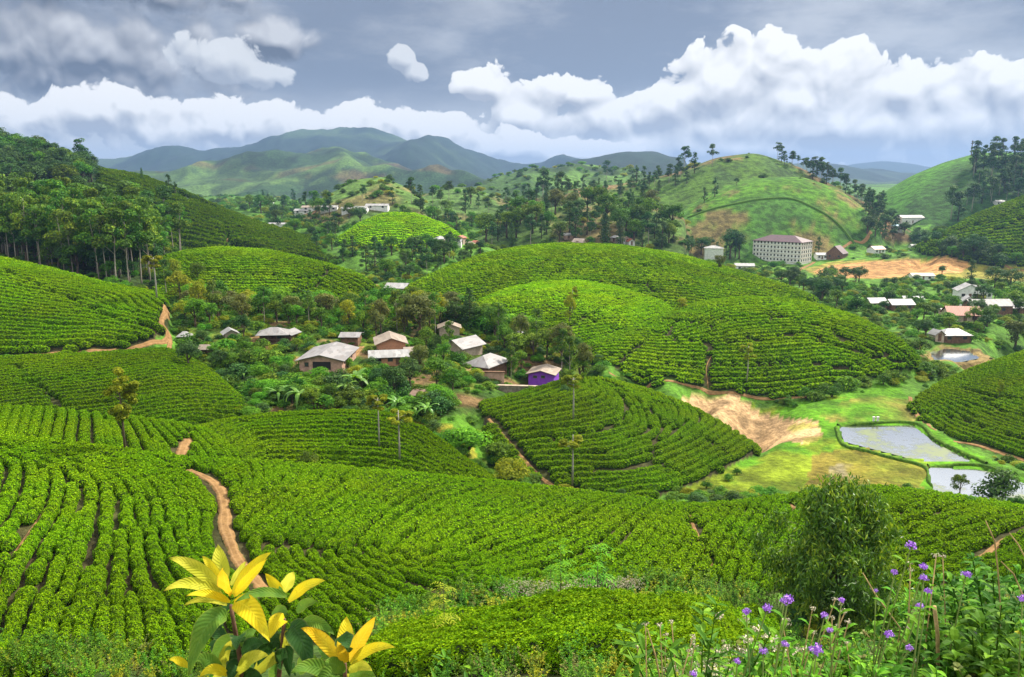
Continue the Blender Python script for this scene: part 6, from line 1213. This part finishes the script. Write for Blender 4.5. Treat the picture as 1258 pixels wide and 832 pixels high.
for (X0, Y0_, X1, Y1, wz, c, d0, d1, sag) in [
    (300, 268, 30, 108, 74, 'l', 2.10, 2.04, .02), (312, 262, 283, 38, 96, 'l', 2.12, 2.22, .0), (312, 265, 203, 98, 52, 'y', 2.10, 2.12, .012), (305, 302, 4, 278, 68, 'l', 2.10, 2.0, .03), (335, 292, 308, 160, 92, 'o', 2.06, 1.98, -.005), (358, 292, 560, 78, 62, 'y', 2.10, 2.14, .015), (366, 302, 538, 112, 66, 'y', 2.08, 2.0, .0), (352, 250, 428, 122, 42, 'l', 2.14, 2.22, .0),
    (366, 340, 552, 540, 118, 'y', 2.06, 1.93, .035), (345, 335, 120, 302, 46, 'y', 2.06, 1.96, .015), (330, 350, 105, 355, 40, 'l', 2.10, 2.05, .02), (330, 415, 132, 715, 125, 'g', 2.08, 1.98, .06), (640, 305, 372, 335, 56, 'g', 2.10, 2.0, .02), (350, 360, 300, 470, 60, 'd', 2.14, 2.2, .02),
    (612, 292, 528, 186, 58, 'y', 2.15, 2.12, .0), (622, 292, 672, 176, 72, 'l', 2.15, 2.24, .0), (648, 332, 838, 224, 64, 'y', 2.12, 2.06, .015), (690, 385, 792, 334, 62, 'g', 2.15, 2.1, .01), (625, 425, 555, 520, 92, 'y', 2.1, 2.02, .02), (655, 462, 770, 705, 135, 'd', 2.12, 2.02, .04), (612, 480, 655, 722, 100, 'd', 2.14, 2.1, .03), (715, 442, 885, 505, 66, 'g', 2.16, 2.1, .02), (620, 300, 600, 250, 30, 'g', 2.14, 2.1, 0), (640, 390, 560, 400, 60, 'g', 2.2, 2.25, .01),
    (925, 655, 712, 468, 78, 'o', 1.92, 1.86, .02), (940, 625, 945, 408, 98, 'y', 1.94, 2.02, .0), (958, 628, 1098, 408, 84, 'o', 1.92, 1.88, .0), (968, 652, 1198, 568, 62, 'y', 1.90, 1.82, .02), (945, 645, 900, 535, 60, 'o', 1.90, 1.84, .0), (918, 690, 800, 572, 70, 'g', 1.93, 1.98, .01), (930, 700, 830, 660, 80, 'g', 1.9, 1.84, .015), (960, 690, 1080, 690, 64, 'l', 1.9, 1.84, .015), (900, 740, 660, 700, 90, 'g', 1.95, 1.86, .03), (960, 740, 1100, 730, 80, 'g', 1.92, 1.85, .02), (940, 720, 1010, 660, 60, 'g', 1.95, 2.0, .01),
    (385, 700, 545, 612, 82, 'l', 2.06, 1.98, .02), (300, 690, 150, 638, 78, 'g', 2.1, 2.02, .02), (130, 670, 30, 632, 44, 'y', 2.1, 2.06, .01), (300, 690, 358, 530, 62, 'l', 2.12, 2.1, .01), (330, 560, 225, 470, 70, 'd', 2.16, 2.22, .02), (320, 620, 240, 560, 80, 'd', 2.16, 2.2, .02), (400, 560, 480, 480, 60, 'g', 2.14, 2.18, .01), (420, 620, 350, 700, 90, 'd', 2.14, 2.1, .03), (500, 600, 420, 540, 70, 'd', 2.2, 2.25, .01), (520, 700, 480, 610, 70, 'd', 2.2, 2.22, .0), (560, 640, 520, 560, 80, 'd', 2.2, 2.2, .0), (330, 710, 190, 720, 60, 'y', 2.06, 2.0, .02), (700, 700, 800, 640, 90, 'g', 2.1, 2.05, .02)]:
    a = un(*zp(X0, Y0_), d0); b = un(*zp(X1, Y1), d1); wd = wz / 4.193 * (d0 + d1) / 2 / FPX
    vs, fs = blade([Vector(q) - bx0 for q in arc(a, b, sag, 12)], wd, (0.05, -0.75, 0.65), 0.14, wave=0.06)
    nn_ = len(vs) // 5; obj('leaf', mesh('leaf', vs, fs, LF[c], None, True, {'across': ('POINT', 'FLOAT', np.tile([1, .5, 0, .5, 1], nn_).astype(np.float32)), 'along': ('POINT', 'FLOAT', np.repeat(np.linspace(0, 1, nn_), 5).astype(np.float32))}), SH)
for k in range(26):          # older leaves lower on the stems
    rr_ = random.Random(900 + k); X0 = rr_.choice([395, 410, 600, 605, 930]) + rr_.uniform(-8, 8); Y0_ = rr_.uniform(520, 780); dx = rr_.uniform(-170, 170); dy = rr_.uniform(-60, 120); d0 = 2.1 if X0 < 900 else 1.93
    a = un(*zp(X0, Y0_), d0); b = un(*zp(X0 + dx, Y0_ + dy), d0 + rr_.uniform(-.14, .16)); wd = rr_.uniform(70, 110) / 4.193 * d0 / FPX
    vs, fs = blade([Vector(q) - bx0 for q in arc(a, b, rr_.uniform(.01, .045), 12)], wd, (rr_.uniform(-.2, .2), -0.75, 0.65), 0.14, wave=0.06)
    obj('leaf', mesh('leaf', vs, fs, LF[rr_.choice('ggddl')], None, True, {'across': ('POINT', 'FLOAT', np.tile([1, .5, 0, .5, 1], 12).astype(np.float32)), 'along': ('POINT', 'FLOAT', np.repeat(np.linspace(0, 1, 12), 5).astype(np.float32))}), SH)
stem_m = plain('brown_stem', (0.13, 0.07, 0.04), .8, .2, var=.4, scale=30)
for pts, ra in (([(350, 350), (372, 480), (400, 640), (420, 800)], .0075), ([(625, 420), (615, 560), (600, 700), (590, 820)], .007), ([(940, 650), (938, 720), (930, 830)], .006)):
    q = [un(*zp(*p_), 2.1 if pts[0][0] < 900 else 1.92) for p_ in pts]; q.append((q[-1][0] * 1.0, q[-1][1] + .02, gz(q[-1][0], q[-1][1]) - .05))
    obj('stem', MB().tube([Vector(v_) - bx0 for v_ in q], [ra * .7, ra * .9, ra, ra * 1.15, ra * 1.3][:len(q)] if len(q) == 5 else [ra * .7, ra, ra * 1.1, ra * 1.3], 8).me('stem', stem_m, True), SH)
# ---- weeds
def sprig(seed, h=0.5, nst=6, leafL=0.06, leafW=0.022, lm=LEAF_BRIGHT, spread=0.16, per=24, droop=.2):
    rg = random.Random(seed); V, F_, T_ = [], [], []; tb = MB()
    for s in range(nst):
        a = rg.uniform(0, 6.28); sp_ = rg.uniform(.2, 1) * spread; hh = h * rg.uniform(.6, 1.1); tip = Vector((math.cos(a) * sp_ * 2, math.sin(a) * sp_ * 2, hh)); base = Vector((math.cos(a) * sp_ * .4, math.sin(a) * sp_ * .4, -.03)); mid = base.lerp(tip, .5) + Vector((0, 0, hh * .1))
        tb.tube([base, mid, tip], [.005, .004, .002], 4)
        for k in range(per):
            u = rg.uniform(.12, 1.0); p = base.lerp(tip, u) + Vector((0, 0, hh * .1 * 4 * u * (1 - u))); b = rg.uniform(0, 6.28); L = leafL * rg.uniform(.6, 1.25) * (1.15 - .4 * u); e = p + Vector((math.cos(b) * L, math.sin(b) * L, L * rg.uniform(-.3, .7)))
            vs, fs = blade(arc(p, e, L * droop * .3, 4), leafW * rg.uniform(.7, 1.2), (0, 0, 1), .15); o_ = len(V); V += vs; F_ += [tuple(i + o_ for i in q) for q in fs]; T_ += [rg.uniform(0, 1)] * len(fs)
    return merge_mesh('weed', [(V, F_, 0, np.array(T_)), (tb.v, tb.f, 0, None)], [lm])
CREAM = plain('cream_petal', (0.62, 0.55, 0.40), .8, .2, var=.3, scale=40); PURPLE = plain('purple_petal', (0.30, 0.09, 0.58), .6, .3, var=.4, scale=60, c2=(0.45, 0.25, 0.66)); DRYM = plain('dry_stalk', (0.42, 0.30, 0.13), .9, .1, var=.4, scale=20)
def head(r, seed, n=46, m=1):
    rg = np.random.default_rng(seed); d = rg.normal(size=(n, 3)); d[:, 2] = np.abs(d[:, 2]) * .8 - .1; d /= np.linalg.norm(d, axis=1)[:, None]
    return leaf_cloud(d * r * rg.uniform(.35, 1.25, (n, 1)), d + rg.normal(0, .5, (n, 3)), r * .6, r * .36, rg)
LEAF_PLANT = leafmat('plant_leaf', (0.020, 0.075, 0.006), (0.052, 0.155, 0.010), (0.13, 0.29, 0.014), 0.28, 0.6, 0.07, 0.15)
weeds = bpy.data.collections.new('weed_library')
def wl(nm, me): weeds.objects.link(bpy.data.objects.new(nm, me))
for i in range(3): wl('weed_0%d' % i, sprig(40 + i))
wl('weed_03', sprig(50, .45, 7, .06, .03, LEAF_YELL)); wl('weed_04', sprig(51, .6, 8, .09, .022, LEAF_BROAD, .2)); wl('weed_05', sprig(52, .4, 8, .05, .03, LEAF_OLIVE, .2))
tb = MB(); hv_, hf = [], []
for k in range(16):
    a = k * 2.4; r_ = .05 + .012 * k; tipp = (math.cos(a) * r_, math.sin(a) * r_, .55 + .05 * math.sin(k * 3)); tb.tube([(0, 0, 0), tipp], [.003, .002], 4); v_, f_ = head(.026, k, 22); o_ = len(hv_); hv_ += [tuple(np.array(q) + tipp) for q in v_]; hf += [tuple(i + o_ for i in q) for q in f_.tolist()]
wl('weed_06', merge_mesh('weed', [(tb.v, tb.f, 0, None), (hv_, hf, 1, None)], [LEAF_BRIGHT, CREAM]))
WP = []
def sow(poly, n, kinds, s0, s1, rg=random.Random(9)):
    xs = [p[0] for p in poly]; ys = [p[1] for p in poly]; k = 0; tr = 0
    while k < n and tr < n * 20:
        tr += 1; px, py = rg.uniform(min(xs), max(xs)), rg.uniform(min(ys), max(ys))
        if not bool(inpoly(np.array(px), np.array(py), poly)): continue
        p = hit(px, py)
        if p is None or p[1] > 60: continue
        WP.append((p[0], p[1], gz(p[0], p[1]), rg.choice(kinds), rg.uniform(s0, s1), rg.uniform(0, 6.28))); k += 1
sow([(450, 770), (520, 745), (620, 728), (800, 722), (900, 728), (960, 745), (940, 760), (700, 745), (560, 765), (470, 800)], 420, [0, 1, 2, 0, 3, 4, 5], 1.1, 2.4)
sow([(600, 738), (780, 728), (790, 740), (640, 752)], 70, [6], 1.2, 2.0)
sow([(480, 838), (560, 800), (760, 780), (900, 775), (960, 770), (960, 838)], 160, [0, 1, 3, 4, 5], .7, 1.3)
sow([(400, 850), (470, 812), (700, 806), (860, 815), (900, 850), (880, 960), (420, 960)], 300, [0, 1, 2, 3, 4, 5], .7, 1.2)
sow([(-20, 800), (120, 795), (220, 812), (330, 838), (-20, 838)], 240, [0, 1, 2, 3, 4, 5], .9, 1.9)
sow([(920, 745), (1000, 750), (1100, 745), (1300, 740), (1300, 838), (900, 838)], 420, [0, 1, 2, 3, 4, 5], .65, 1.3)
sow([(1090, 735), (1180, 715), (1300, 700), (1300, 800), (1100, 800)], 160, [0, 1, 2, 4, 3], .7, 1.2)
sow([(850, 850), (1000, 845), (1300, 840), (1300, 990), (900, 990)], 420, [0, 1, 2, 0, 3, 5], .5, .85)
sow([(800, 845), (940, 838), (940, 930), (800, 930)], 90, [0, 1, 3, 5, 6], .7, 1.3)
WP_ = np.array(WP); n = len(WP_)
instancer('weeds', WP_[:, :3], np.column_stack([np.zeros(n), np.zeros(n), WP_[:, 5]]), np.column_stack([WP_[:, 4]] * 3), WP_[:, 3].astype(int), weeds, 'mixed green weeds with pale flower tufts on the near bank', 'weeds')
# broad-leaved plants at the right
for i, (px, D, hh, s) in enumerate([(1150, 3.0, .62, 1.0), (1195, 2.8, .78, 1.1), (1235, 2.9, .88, 1.15), (1265, 2.6, .95, 1.2), (1110, 3.3, .6, 1.0), (1175, 3.5, .85, 1.0), (1215, 3.3, .9, 1.0), (1250, 3.4, 1.1, 1.05), (1075, 3.6, .55, .9), (1220, 2.5, .55, 1.1), (1160, 2.6, .42, 1.0), (1290, 3.0, 1.1, 1.1)]):
    a = (px - 629) / FPX; Y = D; x = a * Y * (cp_ + 0.28 * sp_); me_ = sprig(70 + i, hh * .62, 13, 0.066 * s, .021 * s, LEAF_PLANT, .15, 44, .5)
    e = obj('leafy_plant', None, None, (x, Y, gz(x, Y)), i); tag(e, 'bright green broad-leaved plant in the thick growth at the bottom right corner', 'plant', 'broad-leaved plants at the bottom right'); me_.name = 'foliage'; obj('foliage', me_, e)
def flower(px, py, D, r, lab, group, mat, seed, nm, n=95):
    tip = un(px, py, D); rg = random.Random(seed); bxp = Vector((tip[0] + rg.uniform(-.08, .08), D + rg.uniform(-.05, .1), 0)); bxp.z = gz(bxp.x, bxp.y)
    e = obj(nm, None, None, bxp); tag(e, lab, 'flower', group); tv = Vector(tip) - bxp
    mid = tv * .55 + Vector((rg.uniform(-.05, .05), rg.uniform(-.04, .04), 0)); st_ = obj('stem', MB().tube([(0, 0, -.05), mid, tv], [.004, .003, .0022], 5).me('stem', DRYM if mat is CREAM else plain('flower_stem', (0.14, 0.20, 0.04), .8), True), e)
    v_, f_ = head(r, seed, n); obj('flower_head', mesh('flower_head', v_ + np.array(tv), f_, mat), e)
    for k in range(3):
        u = rg.uniform(.45, .9); p = mid.lerp(tv, u); b = rg.uniform(0, 6.28); ee = p + Vector((math.cos(b) * .05, math.sin(b) * .05, .02)); vs, fs = blade(arc(p, ee, .01, 4), .018, (0, 0, 1)); obj('leaf', merge_mesh('leaf', [(vs, fs, 0, np.full(len(fs), .6))], [LEAF_BRIGHT]), e)
PUR = 'small round purple flower on a thin stem among the weeds at the lower right'
for i, (px, py, r) in enumerate([(968, 737, .024), (963, 739, .018), (917, 752, .022), (943, 748, .022), (938, 801, .022), (1003, 800, .030), (1013, 757, .018), (1020, 775, .018), (1119, 672, .024), (1135, 697, .022), (1135, 711, .018), (1140, 727, .018), (1187, 706, .024), (1099, 704, .016), (1130, 746, .02), (1092, 780, .02), (1117, 797, .018), (1198, 777, .02), (1256, 737, .022), (906, 813, .018), (964, 792, .018), (852, 829, .018), (1076, 726, .012), (1034, 738, .014)]):
    flower(px, py, 2.35 + .25 * ((i * 7) % 5) / 2, r * .68, PUR, 'purple flowers at the lower right', PURPLE, 300 + i, 'purple_flower')
for i, (px, py) in enumerate([(793, 767), (811, 769), (825, 765), (818, 780), (851, 783), (853, 793), (848, 799), (783, 795), (962, 770), (998, 748), (1026, 737), (1033, 742), (1038, 752), (1022, 760), (1118, 692), (1119, 701), (1150, 683), (1158, 684), (1000, 778), (1030, 770), (1042, 765), (1115, 772), (1040, 790), (1035, 812), (1125, 812)]):
    flower(px, py, 3.0 + .2 * (i % 4), .014, 'dry cream seed head on a thin stalk among the weeds at the lower right', 'cream seed heads at the lower right', CREAM, 400 + i, 'seed_head', 26)
for i, (pts, lab) in enumerate([([(1060, 704), (1075, 730), (1106, 772)], 'straight dry stalk leaning left above the purple flowers'), ([(1211, 640), (1222, 665), (1226, 700), (1230, 760)], 'long thin dry stalk rising at the far right'), ([(1230, 690), (1245, 705), (1258, 735), (1266, 780)], 'pale dry stalk arching at the right edge'), ([(1240, 655), (1250, 668), (1262, 690), (1270, 760)], 'short bare twig at the right edge'), ([(795, 772), (805, 805), (812, 840)], 'thin dry stalk under the cream seed heads'), ([(1060, 775), (1085, 800), (1100, 850)], 'bent dry stalk in the yellow weeds'), ([(1148, 745), (1152, 780), (1153, 850)], 'thick brown dead stem among the broad leaves')]):
    q = [un(*p_, 2.9) for p_ in pts]; q.append((q[-1][0], 2.95, gz(q[-1][0], 2.95))); b0 = Vector(q[-1]); e = obj('dry_stalk', MB().tube([Vector(v_) - b0 for v_ in q], [.0018] + [.003] * (len(q) - 1) if 'thick' not in lab else [.008] * len(q), 5).me('dry_stalk', DRYM, True), None, b0); tag(e, lab, 'stalk')
# saplings on the bank
def sapling(px, py, D, hpx, lab, seed):
    b = un(px, py, D); x, y = b[0], b[1]; z = gz(x, y); h = (un(px, py - hpx, D)[2]) - z; rg = random.Random(seed); e = obj('sapling', None, None, (x, y, z)); tag(e, lab, 'sapling'); V, F_, T_ = [], [], []
    for k in range(26):
        u = rg.uniform(.35, 1.0); a = k * 2.4; L = h * .22 * (1.25 - .5 * u); p = Vector((0, 0, h * u)); tipv = p + Vector((math.cos(a) * L, math.sin(a) * L, L * (.5 * u - .35)))
        cur = arc(p, tipv, L * .2, 6)
        for q in range(1, 6):
            for sd_ in (-1, 1):
                c = cur[q]; dirv = (cur[q] - cur[q - 1]).normalized(); sv = dirv.cross(Vector((0, 0, 1))).normalized() * sd_; ee = c + (sv * .8 + dirv * .5 + Vector((0, 0, -.3))) * L * .3; vs, fs = blade(arc(c, ee, .0, 3), L * .1, (0, 0, 1), .1); o_ = len(V); V += vs; F_ += [tuple(i + o_ for i in r_) for r_ in fs]; T_ += [rg.uniform(.1, 1)] * len(fs)
    obj('stem', MB().tube([(0, 0, -.1), (.02, 0, h * .5), (0, 0, h)], [.02, .014, .006], 6).me('stem', BARK, True), e); obj('foliage', merge_mesh('foliage', [(V, F_, 0, np.array(T_))], [LEAF_YELL if seed == 3 else LEAF_BRIGHT]), e)
sapling(688, 735, 27, 66, 'taller of two feathery light green saplings on the bank crest', 1); sapling(676, 738, 26.5, 38, 'short feathery sapling at the foot of the taller one', 2); sapling(733, 728, 27.5, 60, 'right-hand feathery light green sapling on the bank crest', 4); sapling(545, 752, 25, 34, 'small yellow-tipped sapling at the left end of the bank', 3)
# weeping tree
def weeping(px, py, D, hpx, wpx, lab, n, seed, lm, name='weeping_tree', Lf=.31):
    rg = np.random.default_rng(seed); b = un(px, py, D); x, y = b[0], b[1]; z = gz(x, y); h = un(px, py - hpx, D)[2] - z; Rw_ = wpx / 2 * D / FPX
    e = obj(name, None, None, (x, y, z)); tag(e, lab, 'tree'); tb = MB(); tb.tube([(0, 0, -.2), (.05, 0, h * .3), (0, .05, h * .65), (.03, 0, h * .95)], [.11, .085, .05, .015], 8); C_, N_ = [], []
    nb = 110
    for k in range(nb):
        u = rg.uniform(.12, 1.0); a = rg.uniform(0, 6.28); rad = Rw_ * (math.sin(min(1, (1.06 - u) / .72) * 1.57) ** .8) * rg.uniform(.35, 1.0) * (1 + .26 * math.sin(3 * a + 1) + .14 * math.sin(9 * u + 2 * a)); c = np.array([math.cos(a) * rad, math.sin(a) * rad, h * (u * .92 + .06)])
        zz = max(h * .08, c[2] - h * .16); tb.tube([(0.02, 0.02, zz), tuple(c * np.array([.55, .55, 1]) + np.array([0, 0, h * .01])), tuple(c)], [.022, .012, .004], 4)
        m_ = n // nb; q = rg.normal(size=(m_, 3)) * np.array([.10, .10, .085]) * Rw_ * 1.05; q[:, 2] -= np.abs(rg.normal(0, .11, m_)) * Rw_; C_.append(c + q); N_.append(rg.normal(size=(m_, 3)) + np.array([math.cos(a) * .8, math.sin(a) * .8, .5]))
    C_ = np.concatenate(C_); N_ = np.concatenate(N_); C_[:, 2] = np.maximum(C_[:, 2], .02); s = Lf * rg.uniform(.7, 1.3, len(C_)); v, f = leaf_cloud(C_, N_, s, s * .24, rg, hang=.6)
    tone = np.repeat(rg.normal(0, .2, nb), n // nb)
    obj('trunk', tb.me('trunk', BARK, True), e); obj('crown', merge_mesh('crown', [(v, f, 0, np.clip(rg.beta(1.7, 2.4, len(C_)) + tone, 0, 1))], [lm]), e)
weeping(1020, 748, 35.0, 152, 168, 'leafy tree with drooping narrow leaves on the near slope at the right', 30000, 5, LEAF_WEEP)
at_px('bush_bright', 1092, 752, 62, 'bright leafy bush touching the drooping tree on its right', D=33, wide=1.1); at_px('bush', 1062, 760, 30, 'low bush in front of the drooping tree', D=31, wide=1.3); at_px('bush_dark', 985, 752, 26, 'dark low bush at the left foot of the drooping tree', D=33, wide=1.3)
print('all', round(time.time() - T0, 1))
